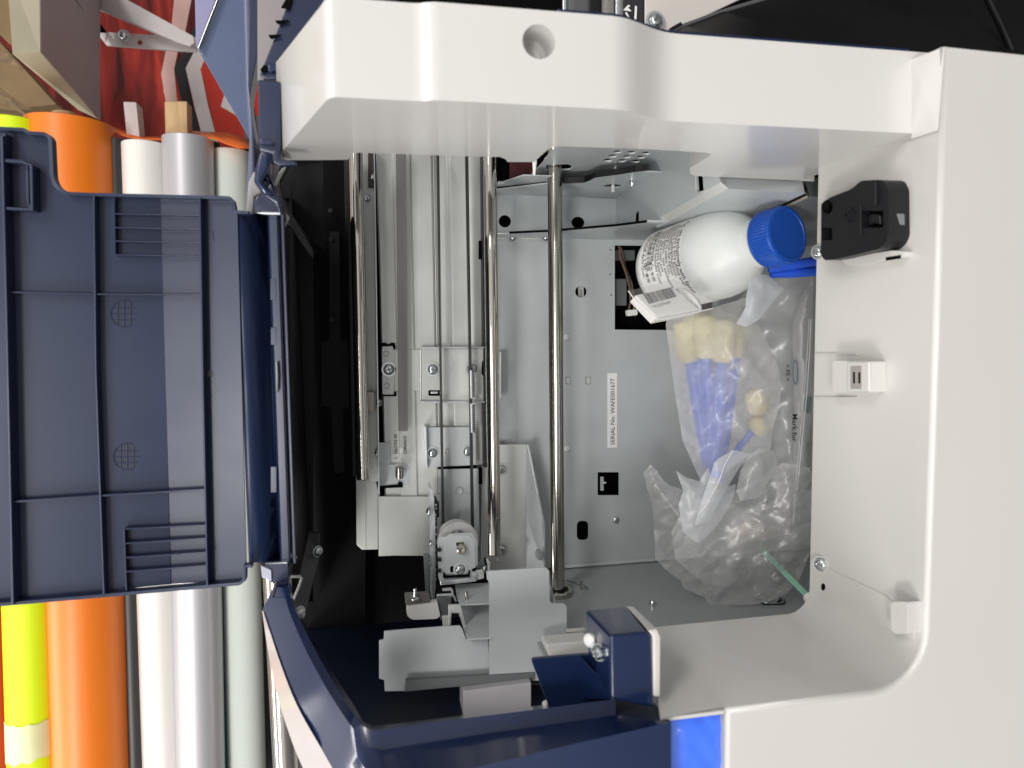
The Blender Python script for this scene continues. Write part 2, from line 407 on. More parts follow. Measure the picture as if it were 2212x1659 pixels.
B0 = left[-1]; top = []
for p in base:
    h = hfull
    if p in left or (p - B0).length < .012:
        h = abs(YT - on((608, 152), ('g', (1, 0, 0), p.x)).y) if False else .062
    top.append(Vector((p.x, p.y - h, p.z)))
n = len(base); T = tessellate_polygon([base]); V = [tuple(p) for p in base + top]; Fc = []
for t in T: Fc.append(list(t)); Fc.append([n + i for i in reversed(t)])
for i in range(n): j = (i + 1) % n; Fc.append([i, j, n + j, n + i])
bar = mesh('top_rail_cover', V, Fc, WGLOSS, PR, bev=.0022, seg=3, ang=28)
# round finger hole in the face of the rail (a shallow cup seen through a cut)
hc = on((1164, 90), ('z', ZL))
cut = lathe('finger_hole_cutter', [(-.004, 0), (-.004, .0092), (.024, .0092), (.024, 0)], hc, (0.0, 0, 1), WGLOSS, None, n=48)
bo = bar.modifiers.new('hole', 'BOOLEAN'); bo.operation = 'DIFFERENCE'; bo.object = cut; bo.solver = 'EXACT'
def bake(o):
    dg = bpy.context.evaluated_depsgraph_get(); me = bpy.data.meshes.new_from_object(o.evaluated_get(dg)); o.modifiers.clear(); o.data = me
bar.modifiers.move(len(bar.modifiers) - 1, 0)
bpy.context.view_layer.update(); bake(bar); bpy.data.objects.remove(cut)
lathe('finger_hole', [(.0, .0094), (.0, .0092), (.020, .0088), (.0235, .006), (.024, 0)], hc + Vector((0, 0, .0003)), (0, 0, 1), WGLOSS, PR, n=48)
# navy trim behind the rail, following its outline
tr = [onyz(px, YT - hfull - .0035, z + .004) for px, z in bot_px[11:]] + [onyz(1600, YT - hfull - .0035, .47), onyz(930, YT - hfull - .0035, .47)]
prism('navy_trim', tr, (0, .0028, 0), NAVYG, PR, bev=.0008)

# --- recess walls (sill at real bottom, side wall) with a rounded corner, and the front face in one skin
ZI = .505
def path(z, r, inset_=0.0):
    pts = [Vector((XS - inset_, YT - .02, z)), Vector((XS - inset_, 0, z)), Vector((XS - inset_, YB - inset_ - r, z))]
    for k in range(1, 9):
        a = k / 8 * math.pi / 2; pts.append(Vector((XS - inset_ - r + r * math.cos(a), YB - inset_ - r + r * math.sin(a), z)))
    pts.append(Vector((.20, YB - inset_, z))); pts.append(Vector((.12, YB - inset_, z)))
    return pts
xn = on((1570, 1540), ('z', ZP)).x
A = path(ZP, .036); Bp = path(ZI, .020)
A[-2].x = xn; Bp[-2].x = xn; A[-1].x = on((1428, 1550), ('z', ZP)).x; Bp[-1].x = on((1395, 1340), ('z', .5)).x
r_in = on((1757, 900), ('x', XS)); ZI = r_in.z
for q in Bp: q.z = ZI
outer = [Vector((.62, .50, ZP)), Vector((xn, .50, ZP))]
topy = on((2035, 96), ('z', ZP)).y
V = [tuple(p) for p in A + Bp]; n = len(A); Fc = [[i, i + 1, n + i + 1, n + i] for i in range(n - 1)]
face = [Vector((XS, topy, ZP))] + A[1:-1] + [Vector((xn, .50, ZP)), Vector((.62, .50, ZP)), Vector((.62, topy + .006, ZP))]
V[0] = (XS, topy, ZP); V[n] = (XS, topy, ZI)
b = len(V); V += [tuple(p) for p in face]
Fc.append(list(range(b, b + len(face))))
b = len(V)   # top edge return and notch return
V += [(XS, topy, ZP), (.62, topy + .006, ZP), (.62, topy + .006, ZP + .06), (XS, topy, ZP + .06)]; Fc.append([b, b + 1, b + 2, b + 3])
V += [(xn, YB, ZP), (xn, .50, ZP), (xn, .50, ZP + .06), (xn, YB, ZP + .06)]; Fc.append([b + 4, b + 5, b + 6, b + 7])
fr = mesh('front_housing', V, Fc, WHITE, PR, bev=.0035, seg=3, ang=20)
# corner web between the rail end and the outer face
a1 = on((1969, 128), ('z', ZR)); a2 = on((1969, 300), ('z', ZR)); b1 = Vector((XS + .0005, topy + .0006, ZP + .0014)); b2 = Vector((XS - .0005, YT + .004, ZP + .003))
mesh('corner_web', [a1, a2, Vector((XS + .004, YT, ZR + .05)), b2, b1, Vector((XS + .004, topy, ZR + .05))], [[0, 1, 3, 4], [1, 2, 3], [0, 4, 5]], WHITE, PR)
# underside of the ledge over the notch
prism('side_ledge', [Vector((xn - .0008, YB + .0005, ZP + .001)), Vector((xn - .0008, YB + .0005, ZI)), Vector((Bp[-1].x, YB + .0005, ZI)), Vector((A[-1].x, YB + .0005, ZP + .001))], (0, .0025, 0), WHITE, PR, bev=.0005)

# --- sill furniture
def sill(name, tg_pts, m, lift, th, parent=PR, holes=(), bev=.001, seg=2):
    V, Fc = prism3([[on(q, ('x', XS - lift)) for q in l] for l in [tg_pts] + list(holes)], Vector((th, 0, 0)))
    return mesh(name, V, Fc, m, parent, bev=bev, seg=seg)
lp = rnd([(1774, 440, 5), (1792, 427, 7), (1840, 408, 6), (1860, 390, 8), (1908, 388, 10), (1918, 410, 6), (1919, 508, 6), (1912, 526, 8), (1898, 538, 6), (1815, 558, 6), (1781, 563, 7), (1773, 549, 5)], 5)
LT = sill('door_latch', lp, BLACK, .016, .016, holes=[circ((1787, 447), 12, 20, 15), rect(1776, 492, 1797, 519), rect(1862, 455, 1908, 492)], bev=.0015)
sill('latch_base', [(q[0], q[1]) for q in inset(lp, 3)], BLACK, .006, .003, LT, bev=0)
sill('latch_hook', [(1874, 464), (1888, 460), (1900, 463), (1902, 487), (1888, 483), (1875, 489)], BLACK, .013, .006, LT, bev=.0012)
zlf = on((1917, 450), ('x', XS - .016)).z
plate('latch_front_slot', [(1928, 459), (1957, 460), (1957, 489), (1928, 489)], ('z', zlf - .0004), BLACKM, LT, th=.0004)
plate('latch_tongue', [(1938, 461), (1954, 462), (1955, 487), (1944, 486)], ('z', zlf - .0012), GREYD, LT, th=.001, bev=.0003)
sill('latch_rib', rect(1856, 442, 1859, 508), BLACK, .0172, .002, LT, bev=.0005)
sill('latch_rib', rect(1888, 394, 1891, 442), BLACK, .0185, .004, LT, bev=.0012)
lathe('latch_boss', [(0, .0052), (.0012, .005), (.0012, .003), (.0025, .0028), (.0025, .0014), (.0002, .001)], on((1834, 464), ('x', XS - .016)), (-1, 0, 0), BLACK, LT)
sill('latch_bracket', rnd([(1815, 560), (1925, 541), (1955, 543), (1950, 556), (1850, 575), (1828, 573)], 5), WHITE, .006, .006, bev=.001)
sill('bracket_slot', [(1913, 556), (1945, 551), (1945, 558), (1914, 563)], BLACKM, .0064, .001, bev=0)
CT = sill('door_catch', rnd([(1798, 779), (1880, 780), (1881, 848), (1798, 849)], 5), WHITE, .012, .012, bev=.002, seg=3)
sill('catch_face', rect(1829, 781, 1877, 846), WHITE, .0135, .002, CT, bev=.001)
MG = sill('catch_magnet', rect(1837, 791, 1861, 840), GREYD, .0140, .001, CT, bev=.0002); MG.data.materials[0] = mat('catch_metal', (.42, .38, .36), .4, metal=.3)
for x in (1842.5, 1854): sill('magnet_contact', rect(x, 804, x + 3.6, 828), BLACKM, .0143, .0004, CT, bev=0)
sill('catch_groove', rect(1759, 763, 1850, 766), WHITE, .0012, .0012, bev=.0003)
sill('catch_groove', rect(1759, 857, 1850, 860), WHITE, .0012, .0012, bev=.0003)
sill('door_stop', rnd([(1924, 1303), (1931, 1300), (1960, 1300), (1960, 1368), (1934, 1370), (1924, 1360)], 4), WHITE, .010, .010, bev=.002, seg=3)
sill('sill_plate', [(1758, 1213), (1910, 1285), (1975, 1345), (1975, 1420), (1900, 1400), (1762, 1290), (1758, 1280)], WHITE, .0008, .0008, bev=.0003)
sill('screw_hole', circ((1778, 1268), 4.5, 14, 8), BLACKM, .0010, .0006, bev=0)
screw(on((1767, 545), ('x', XS - .001)), (-.85, .1, -.4), .0042, PR, 1.35)
screw(on((1774, 1219), ('x', XS - .001)), (-.8, 0, -.5), .0048, PR, 1.4)

# ================================================================ interior chassis
ZK = .80
hole_w = [(1327, 520), (1327, 713), (1560, 713), (1560, 520)]
bp = [(1030, 515), (1332, 517), (1560, 519), (1830, 515), (1830, 1228), (1225, 1228), (1030, 1228)]
BP = plate('back_plate', bp, ('z', ZK), GREY, PR, th=.0015, holes=[
    [(1328, 530), (1328, 712), (1540, 714), (1540, 532)], circ((1255, 630), 12.5, 28),
    rnd(rect(1291, 1020, 1337, 1070), 2, 2), rnd(rect(1246, 1125, 1271, 1167), 12, 6)])
plate('upper_back_plate', [(1030, 417), (1332, 429), (1332, 514), (1030, 512)], ('z', ZK), GREY, PR, th=.0015, holes=[circ((1090.5, 478), 13.3), circ((1248.5, 480.5), 14, 28, 12.5)])
plate('rear_liner', [(612, 300), (1900, 300), (1900, 1400), (650, 1400)], ('z', ZK + .05), BLACKM, PR, th=.002)
plate('hidden_tag', rect(1249, 617, 1261, 643), ('z', ZK + .012), LABEL, PR, th=.0005)
u_up = Vector((0, -1, 0)); v_l = Vector((-1, 0, 0))       # writing that runs up the picture
def txt(s, px, py, pl, size_px, m=INK, parent=PR, lift=.0002, align='LEFT', u=u_up, v=v_l, bold=0., name='lettering'):
    p = on((px, py), pl); sc_ = p.z / F * 1.0
    return text3(name, s, p + Vector((0, 0, -lift)), u, v, size_px * sc_, m, parent, align, bold=bold)
txt('GM7', 1258, 641, ('z', ZK + .012), 8, name='tag_lettering')
SL = plate('serial_label', [(1312, 806.5), (1332.5, 806), (1332.5, 966.5), (1312, 967)], ('z', ZK), LABEL, PR, th=.0003, lift=.0003)
txt('SERIAL No. WAFE001677', 1327.5, 961, ('z', ZK), 14.2, lift=.00045, parent=SL, name='serial_lettering', bold=.00005)
plate('square_cover', rect(1297, 1030, 1304, 1060), ('z', ZK + .004), GREY, PR, th=.001)
tube('plate_clip', [on((1301, 1042), ('z', ZK + .001)), on((1309, 1043), ('z', ZK - .001))], .0012, GREY, PR)
for (x, y) in ((1227, 822), (1270, 822)):
    plate('plate_tab', rnd(rect(x - 4, y - 7, x + 5, y + 7), 2, 2), ('z', ZK), GREYL, PR, th=.0008, lift=.0009, bev=.0003)
    plate('tab_slot', rect(x - 5.5, y - 8, x + 6, y + 8), ('z', ZK), GREYD, PR, th=.0002, lift=.0002)
for (x, y) in ((1223, 728), (1224, 969.5)):
    lathe('plate_pin', [(0, .0034), (.002, .0033), (.0028, .002), (.003, 0)], on((x, y), ('z', ZK)), (0, 0, -1), LABEL, PR)
screw(on((1330, 1123), ('z', ZK)), (0, 0, -1), .0042, PR, 0, phil=False)
for (x, y) in ((1318, 593), (1320, 637), (1319, 540)): lathe('rivet_mark', [(0, .0012), (.0003, .0010), (.0004, 0)], on((x, y), ('z', ZK)), (0, 0, -1), GREYD, PR, n=10)
# side wall (real left) and its bottom flange
YW = on((1225, 1227), ('z', ZK)).y
def yw(q, y=None): return on(q, ('y', YW if y is None else y))
sw = [Vector((.14, YW, ZK)), Vector((.60, YW, ZK)), Vector((.60, YW, .42)), Vector((.14, YW, .42))]
prism('side_wall', sw, (0, .0015, 0), mat('side_wall_steel', (.33, .35, .35), .36, metal=.2, var=.04, vscale=24, bump=.03), PR)
prism('wall_flange', [Vector((.215, YW - .0015, ZK - .0025)), Vector((.60, YW - .0015, ZK - .0025)), Vector((.60, YW - .0005, ZK - .0025)), Vector((.215, YW - .0005, ZK - .0025))], (0, -.003, .001), GREY, PR)
strip('fold_shadow_gap', [Vector((.2, YW - .0012, ZK - .004)), Vector((.6, YW - .0012, ZK - .004))], [Vector((.2, YW - .0004, ZK - .0028)), Vector((.6, YW - .0004, ZK - .0028))], BLACKM, PR)
p = yw((1409, 1309)); screw(p, (0, -1, 0), .0036, PR, 0, h=.006, phil=False)
p = yw((1256, 1274)); tube('wall_pin', [p, p + Vector((0, -.009, 0))], .0014, STEEL, PR)
tube('clip_wire', [yw((1225, 1261)) + Vector((0, -.004, 0)), yw((1247, 1270)) + Vector((0, -.005, 0)), yw((1262, 1270)) + Vector((0, -.003, 0)), yw((1269, 1276)) + Vector((0, -.002, 0))], .0009, STEEL, PR)
screw(yw((1655, 1303)), (0, -1, 0), .0034, PR, 0, phil=False)
tube('wall_wire', [yw(q) + Vector((0, -.002, 0)) for q in ((1625, 1290), (1650, 1310), (1690, 1309), (1696, 1306), (1694, 1299))], .0007, BLACK, PR)
tube('wall_wire', [yw(q) + Vector((0, -.002, 0)) for q in ((1683, 1292), (1688, 1300), (1680, 1304))], .0010, BLACK, PR)
# real-right group: perforated plate, second plate, down-plate, shelf
c2 = on((1330, 428), ('z', ZK)); XW = c2.x; Y2 = c2.y
CE = [on(q, ('y', Y2)) for q in ((1060, 412), (1192, 396), (1216, 396), (1262, 394), (1275, 389), (1286, 383), (1340, 376), (1372, 371))]
prism('ceiling_plate', [Vector((.10, Y2, ZK)), Vector((XW, Y2, ZK)), Vector((XW, Y2, CE[-1].z))] + CE[::-1], (0, -.0015, 0), GREY, PR, holes=[[on(q, ('y', Y2)) for q in circ((1324, 402), 19, 24, 4.2)]])
lathe('ceiling_stud', [(0, .002), (.008, .002), (.0085, 0)], on((1324, 399), ('y', Y2)), (0, 1, 0), GREYL, PR)
Y1 = on((1213, 362), ('z', .72)).y
per = [(1216, 396), (1262, 394), (1275, 389), (1286, 383), (1340, 376), (1370, 371), (1372, 371), (1398, 368)]
per3 = [on(q, ('y', Y2)) for q in per]
edge_l = [on(q, ('y', Y1)) for q in ((1173, 352), (1176, 345), (1205, 316), (1215, 300))]
pp = [Vector((edge_l[0].x, Y1, ZK + .02)), Vector((XW, Y1, ZK + .02)), Vector((XW, Y1, .50)), Vector((edge_l[-1].x, Y1, .50))] + edge_l[::-1]
hx = [(795, 1103), (895, 1107), (1000, 1112), (757, 1133), (860, 1138), (962, 1141), (722, 1164), (825, 1167), (925, 1171)]
prism('perforated_plate', pp, (0, -.0015, 0), GREY, PR, holes=[[on(q, ('y', Y1)) for q in circ(P('C1', h)[0], 10, 20, 3.2)] for h in hx] + [[on(q, ('y', Y1)) for q in [(1180, 356), (1228, 355), (1238, 361), (1230, 367), (1180, 369)]]])
ed = []
for i in range(len(per3) - 1): ed.append((per3[i], per3[i + 1]))
for i, (a, b_) in enumerate(ed): prism('plate_gap_shade', [a + Vector((0, .0002, -.0005)), b_ + Vector((0, .0002, -.0005)), b_ + Vector((0, .0002, .0012)), a + Vector((0, .0002, .0012))], (0, -.006, 0), BLACK, PR)  # black strips stand in for the shaded gap above the plate edge
screw(on((1329, 362), ('y', Y1)), (0, 1, 0), .003, PR, 0, h=.008, phil=False)
screw(on((1365, 388), ('y', Y2)), (0, 1, 0), .003, PR, 1.5, h=.007, phil=False)
tube('plate_prong', [on((1270, 391), ('y', Y1)), on((1284, 378), ('y', Y1)) + Vector((0, .004, 0))], .0017, GREYL, PR, n=8)
box('stud_bracket', on((1352, 376), ('y', Y1 - .002)) - Vector((0, .003, .004)), on((1398, 372), ('y', Y1 - .002)) + Vector((0, .003, .004)), GREYL, PR, bev=.0006)
# wall in plane x = XW with slots
L1 = [on(q, ('x', XW)) for q in ((1407, 481), (1450, 456), (1556, 394))] + [Vector((XW, -.133, .549))]
slots = [[on(q, ('x', XW)) for q in l] for l in ([(1371, 463), (1380, 453), (1380, 482), (1370, 484)], rnd([(1505, 379), (1518, 381), (1520, 413), (1507, 413)], 3), [(1391, 430), (1393, 424), (1393, 438), (1391, 440)])]
wl = [Vector((XW, Y1, ZK)), Vector((XW, Y1, .50)), Vector((XW, L1[-1].y, L1[-1].z)), L1[2], L1[1], L1[0], Vector((XW, on((1330, 517), ('z', ZK)).y, ZK))]
wl = sorted([wl[0], wl[1]], key=lambda p: -p.z) + [Vector((XW, L1[3].y, .50)), L1[3], L1[2], L1[1], L1[0], wl[-1]]
prism('drop_wall', wl, (.0015, 0, 0), GREY, PR, holes=slots)
tube('slot_rim', [on(q, ('x', XW - .0006)) for q in ((1503, 380), (1504, 411), (1509, 418), (1524, 411))], .0008, GREYL, PR, n=8)
L1b = [Vector((XW, p.y + .006, p.z)) for p in L1]
L2 = [Vector((XW + .007, p.y + .005, p.z)) for p in L1]
L3 = [on(q, ('x', XS + .016)) for q in ((1560, 505), (1600, 486), (1742, 418))] + [Vector((.362, -.133, .549))]
strip('fold_band', L1, L2, GREYL, PR, bev=.001)  # lighter steel puts the highlight along the fold into the colour
strip('lower_side_panel', L2, L3, GREY, PR, solid=.001)
tube('panel_edge_rod', [p + Vector((.002, .002, 0)) for p in L3], .0013, mat('tan_strip', (.30, .27, .20), .5), PR, n=8)
tube('panel_edge_seal', [p + Vector((-.0005, .0, 0)) for p in L3], .0009, BLACK, PR, n=8)
strip('lower_liner', [p + Vector((.003, .002, 0)) for p in L3], [p + Vector((.10, .012, 0)) for p in L3], GREYD, PR)
# shelf plate
YS = on((1260, 517), ('z', ZK)).y
sh = [Vector((.10, YS, ZK)), Vector((.60, YS, ZK))] + [on(q, ('y', YS)) for q in ((1700, 478), (1480, 483), (1395, 482), (1330, 489), (1190, 501), (1100, 505), (1040, 506))]
prism('shelf_plate', sh, (0, -.0012, 0), GREY, PR)
fe = [on(q, ('y', YS)) for q in ((1100, 505), (1190, 501), (1330, 489), (1397, 481))]
for a, b_ in zip(fe, fe[1:]): prism('shelf_gap', [a, b_, b_ + Vector((0, -.0025, 0)), a + Vector((0, -.0025, 0))], (0, 0, -.0006), BLACKM, PR)
fe = [on(q, ('y', YS)) for q in ((1397, 481), (1441, 482), (1449, 482), (1478, 482))]
prism('shelf_rim', [fe[0], fe[1], fe[1] + Vector((0, -.0028, 0)), fe[0] + Vector((0, -.0028, 0))], (0, 0, -.002), EDGE, PR, bev=.0004)
prism('shelf_rim', [fe[2], fe[3], fe[3] + Vector((0, -.0028, 0)), fe[2] + Vector((0, -.0028, 0))], (0, 0, -.002), EDGE, PR, bev=.0004)
plate('shelf_flange', [(1060, 504.5), (1191, 506), (1191, 518), (1060, 516)], ('z', ZK - .004), GREYL, PR, th=.003)
for x in (1108, 1179): screw(on((x, 515), ('z', ZK - .0075)), (0, .8, -.6), .0036, PR, 1.8)
tube('wall_pin', [on((1107, 507), ('z', ZK - .008)), on((1107, 499), ('z', ZK - .008))], .0016, GREYL, PR)
for q in ((1343, 560), (1356, 543), (1373, 526), (1385, 521), (1401, 505)): lathe('rivet_mark', [(0, .0016), (.0003, .0013), (.0004, 0)], on((q[0] - 8, q[1] - 6), ('y', YS)), (0, 1, 0), GREYD, PR, n=10)
# left shelf piece and what shows above it
pc = [on(q, ('y', Y2 - .003)) for q in ((1060, 399), (1079, 396), (1131, 379), (1192, 381), (1192, 395), (1120, 402), (1060, 408))]
prism('angled_bracket', pc, (0, -.0012, 0), GREY, PR, bev=.0004)
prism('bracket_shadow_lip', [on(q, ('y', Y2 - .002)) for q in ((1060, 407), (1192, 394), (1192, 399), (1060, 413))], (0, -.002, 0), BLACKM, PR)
plate('dark_rear_bulkhead', [(1040, 320), (1330, 320), (1330, 400), (1040, 400)], ('z', ZK + .03), BLACKM, PR, th=.001)
plate('red_reflection_patch', [(1101, 348), (1152, 348), (1150, 372), (1128, 384), (1101, 386)], ('z', ZK + .028), mat('dark_red_patch', (.10, .018, .02), .4, var=.9, vscale=40), PR, th=.001)  # dark red plate stands in for a reflection
tube('bracket_peg', [on((1155, 347), ('z', .70)), on((1154, 379), ('z', .70))], [.0026, .0012], LABEL, PR, n=10)
tube('bracket_peg', [on((1075, 396), ('z', .73)), on((1088, 396), ('z', .73))], .0022, EDGE, PR, n=10)
# compartment behind the window
box('window_well', on((1300, 500), ('z', ZK + .002)), on((1620, 740), ('z', ZK + .048)), BLACKM, PR)
wb = bpy.data.objects['window_well']; bpy.data.objects.remove(wb)
for k, (c, pts) in enumerate([((.10, .05, .02), [(1338, 530), (1341, 560), (1352, 590), (1360, 620), (1362, 650), (1358, 672)]), ((.02, .02, .02), [(1334, 525), (1345, 562), (1358, 600), (1368, 640)]), ((.22, .15, .08), [(1341, 535), (1350, 575), (1364, 612), (1372, 655), (1366, 680)]), ((.12, .02, .02), [(1335, 540), (1350, 580), (1362, 625), (1376, 668), (1372, 684)])]):
    tube('cable', [on(q, ('z', ZK + .012 + .003 * k)) for q in pts], .0014, mat('cable_%d' % k, c, .5), PR, n=8)
plate('cable_connector', rnd([(1354, 670), (1376, 668), (1378, 680), (1356, 683)], 3), ('z', ZK + .01), LABEL, PR, th=.006, bev=.001)
plate('inner_block', rect(1332, 602, 1354, 660), ('z', ZK + .02), GREYD, PR, th=.01, bev=.001)
plate('inner_block', rect(1330, 540, 1372, 562), ('z', ZK + .03), GREYD, PR, th=.01, bev=.001)
# ================================================================ carriage rails and drive
ZM = .765
def zpl(name, pts, z, m=GREYL, parent=PR, th=.0014, bev=.0005, holes=(), seg=2): return plate(name, pts, ('z', z), m, parent, th=th, bev=bev, holes=holes, seg=seg)
# pressed rail plate: a corrugated section swept along the rail
sec = [(812, .012), (815, 0), (846, 0), (849, -.0015), (884, -.0015), (888, 0), (930, 0), (934, .002), (943, .006), (965, .006), (972, .003), (1004, .003), (1010, .005), (1022, .004), (1040, .006)]
tops, bots = [], []
for x, dz in sec:
    a = on((x, 325), ('z', ZM + dz)); b_ = on((x, 1202), ('z', ZM + dz)); b_.x = a.x
    tops.append(a); bots.append(b_)
strip('rail_plate', tops[:8], bots[:8], GREYL, PR, solid=.0012, bev=.0008)
t2 = tops[7:]; b2 = [Vector((p.x, on((940, 1010), ('z', ZM)).y, p.z)) for p in t2]
strip('rail_plate', t2, b2, GREYL, PR, solid=.0012, bev=.0008)
# main plate bottom (real left end)
zpl('end_plate', [(817, 1072), (929, 1072), (930, 1197), (818, 1202)], ZM - .003, GREYL, bev=.0012)
zpl('end_wing', [(769, 1020), (808, 1020), (817, 1060), (817, 1187), (782, 1188), (770, 1177)], ZM + .004, GREYL, bev=.0008)
zpl('wing_ridge', rect(788, 1030, 790.5, 1187), ZM + .0032, GREYL, th=.001, bev=.0003)
zpl('rail_side_strip', [(783, 320), (808, 320), (818, 1040), (797, 1040)], ZM - .004, GREYL, th=.002)
# bright upright flange beside the strip
fl = [on(q, ('z', ZM - .016)) for q in ((807, 318), (810, 318), (820.5, 1068), (817, 1073))]
prism('upright_flange', fl, (0, 0, .014), EDGE, PR, bev=.0004)
for y in (383, 979): 
    x = 807 + (y - 318) * .0135
    screw(on((x - 1, y), ('z', ZM - .010)), (-1, 0, 0), .0035, PR, 1.3)
zpl('flange_block', [(795, 325), (808, 325), (808, 403), (795, 403)], ZM - .010, mat('block_brown', (.05, .04, .035), .5), th=.008)
screw(on((795, 428), ('z', ZM - .008)), (-.6, 0, -.8), .0032, PR, 0)
zpl('strip_clamp', [(791, 847), (808, 846), (808, 890), (792, 891)], ZM - .022, mat('strip_clamp_metal', (.30, .28, .24), .3, metal=.6), th=.012, bev=.0005)
zpl('strip_clamp_edge', [(806, 846), (812, 850), (812, 885), (806, 890)], ZM - .020, GREYD, th=.012, bev=.0005)
screw(on((818, 870), ('z', ZM - .006)), (.6, 0, -.8), .0035, PR, 0)
# left slotted tab of the centre bracket
for pts in ([(817, 741), (833, 740), (838, 744), (846, 740), (853, 741), (855, 754), (850, 754), (848, 747), (826, 748), (825, 755), (817, 755)],
            [(819, 848), (824, 848), (826, 853), (851, 853), (852, 846), (856, 846), (856, 856), (820, 856)], [(818, 790), (824, 790), (824, 812), (819, 813)]):
    zpl('tab_slot', pts, ZM - .0024, BLACKM, th=.0006, bev=0)
zpl('slotted_tab', [(825, 748), (850, 748), (850, 757), (853, 757), (853, 845), (850, 845), (850, 852), (826, 852)], ZM - .0022, GREYL, th=.001)
zpl('bracket_arm', [(852, 755), (912, 755), (912, 844), (853, 844)], ZM - .0026, GREYL, th=.001)
for y in (764, 833): lathe('tab_dimple', [(0, .0035), (.0004, .0032), (.0001, .0026), (0, 0)], on((834 + (y - 764) * .02, y), ('z', ZM - .0023)), (0, 0, -1), GREYL, PR, n=20)
screw(on((840, 798), ('z', ZM - .0023)), (0, 0, -1), .0053, PR, 1.45, h=.003)
# encoder strip (translucent film) over the plate
ENC = bpy.data.materials.new('encoder_film'); ENC.use_nodes = True; n_ = ENC.node_tree; b_ = n_.nodes['Principled BSDF']
b_.inputs['Base Color'].default_value = (.20, .195, .19, 1); b_.inputs['Roughness'].default_value = .3; b_.inputs['Alpha'].default_value = .62
zpl('encoder_strip', [(855, 318), (877, 318), (881.5, 931), (860.5, 932)], ZM - .016, ENC, th=.0002, bev=0)
CLR = film('clear_strip', (.8, .8, .8), .05, .08, .2, .5)
zpl('encoder_strip_tail', [(851, 932), (888, 931), (890, 1010), (856, 1010)], ZM - .016, CLR, th=.0002, bev=0)
txt('L  1662703-00', 858.5, 991, ('z', ZM - .016), 9.2, lift=.0006, name='part_number_lettering', bold=.00012); txt('CHNA025', 878.5, 981, ('z', ZM - .016), 9.2, lift=.0006, name='part_number_lettering', bold=.00012)
tube('strip_hook_bar', [on((844, 979), ('z', ZM - .010)), on((888, 978), ('z', ZM - .010))], .0010, EDGE, PR, n=8)
zpl('strip_hook', rnd(rect(863, 968, 870, 980), 2, 2), ZM - .014, LABEL, th=.002)
def spring(p0, p1, R, r, turns, m, parent):
    p0, p1 = Vector(p0), Vector(p1); d = (p1 - p0); dn, u, v = frame_of(d); N = turns * 14
    pts = [p0 + d * (i / N) + (u * math.cos(2 * math.pi * i / 14) + v * math.sin(2 * math.pi * i / 14)) * R * min(1, .45 + 4 * min(i / N, 1 - i / N)) for i in range(N + 1)]
    pts = [p0 - d * .28, p0 - d * .05] + pts + [p1 + d * .05, p1 + d * .25]
    return tube('tension_spring', pts, r, m, parent, n=6)
spring(on((863.5, 1006), ('z', ZM - .012)), on((863, 1034), ('z', ZM - .012)), .0042, .00075, 10, STEEL, PR)
# stepped recess near the spring
zpl('spring_pocket', rnd([(819, 1003), (877, 1003), (885, 1008), (885, 1048), (819, 1050)], 3), ZM - .0022, GREY, th=.0008, bev=.0003)
zpl('pocket_step', [(818, 956), (842, 956), (842, 1003), (818, 1003)], ZM - .0026, GREY, th=.0008, bev=.0003)
zpl('pocket_slot', [(822, 1050), (859, 1047), (861, 1041), (867, 1041), (870, 1046), (870, 1053), (822, 1055)], ZM - .0034, BLACKM, th=.0006, bev=0)
# centre bracket with folded bright rims
CB = zpl('belt_bracket', [(908, 750), (1046, 750), (1047, 869), (908, 869)], ZM - .006, GREYL, th=.0014, bev=.0004, holes=[rnd(rect(925.5, 843, 954, 855), 3, 3)])
zpl('bracket_rim', [(908, 749.5), (1046, 749), (1046, 752), (908, 753)], ZM - .014, EDGE, th=.009, bev=.0003, parent=CB)
zpl('bracket_rim', [(908, 867), (1047, 867), (1047, 870.5), (908, 870.5)], ZM - .014, EDGE, th=.009, bev=.0003, parent=CB)
zpl('bracket_rim', [(908, 752), (910, 752), (910, 869), (908, 869)], ZM - .0075, EDGE, th=.002, bev=.0003, parent=CB)
zpl('bracket_step', [(958, 753), (1044, 753), (1045, 867), (958, 867)], ZM - .0072, GREYL, th=.0012, bev=.0006, parent=CB, holes=[circ((975, 797), 4.6, 18)])
zpl('bracket_dimple', rnd(rect(968.5, 784, 985.5, 812), 8, 5), ZM - .0078, GREYL, th=.0006, bev=.0003, parent=CB, holes=[circ((975, 797), 4.6, 18)])
zpl('dimple_hole', circ((975, 797), 6, 18), ZM - .0050, BLACKM, th=.0004, bev=0, parent=CB)
zpl('bracket_clip', rect(930, 846, 946, 850.5), ZM - .0035, EDGE, th=.002, bev=.0003, parent=CB)
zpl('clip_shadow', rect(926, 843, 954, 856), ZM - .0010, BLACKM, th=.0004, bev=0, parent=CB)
for x, y in ((935, 798), (1019.5, 796.5)): screw(on((x, y), ('z', ZM - .0085)), (0, 0, -1), .0050, CB, 1.5, h=.003, rot=.05)
zpl('bracket_cutout', [(1041, 781), (1044, 779), (1044, 813), (1040, 807)], ZM - .0085, BLACKM, th=.0004, bev=0)
# second plate with screws
SP = zpl('belt_anchor_plate', [(918, 923), (1028, 922), (1030, 1004), (922, 1010)], ZM - .004, GREY, th=.0014, bev=.0006)
zpl('anchor_rim', [(917, 921), (921.5, 921), (924, 1013), (920, 1015)], ZM - .012, EDGE, th=.011, bev=.0003, parent=SP)
for x, y in ((935, 978.5), (1010.5, 975)): screw(on((x, y), ('z', ZM - .0045)), (0, 0, -1), .0045, SP, 1.5, h=.003)
lathe('anchor_boss', [(0, .003), (.001, .0028), (.001, .0016), (0, .0014)], on((963, 977), ('z', ZM - .0045)), (0, 0, -1), GREYL, SP, n=14)
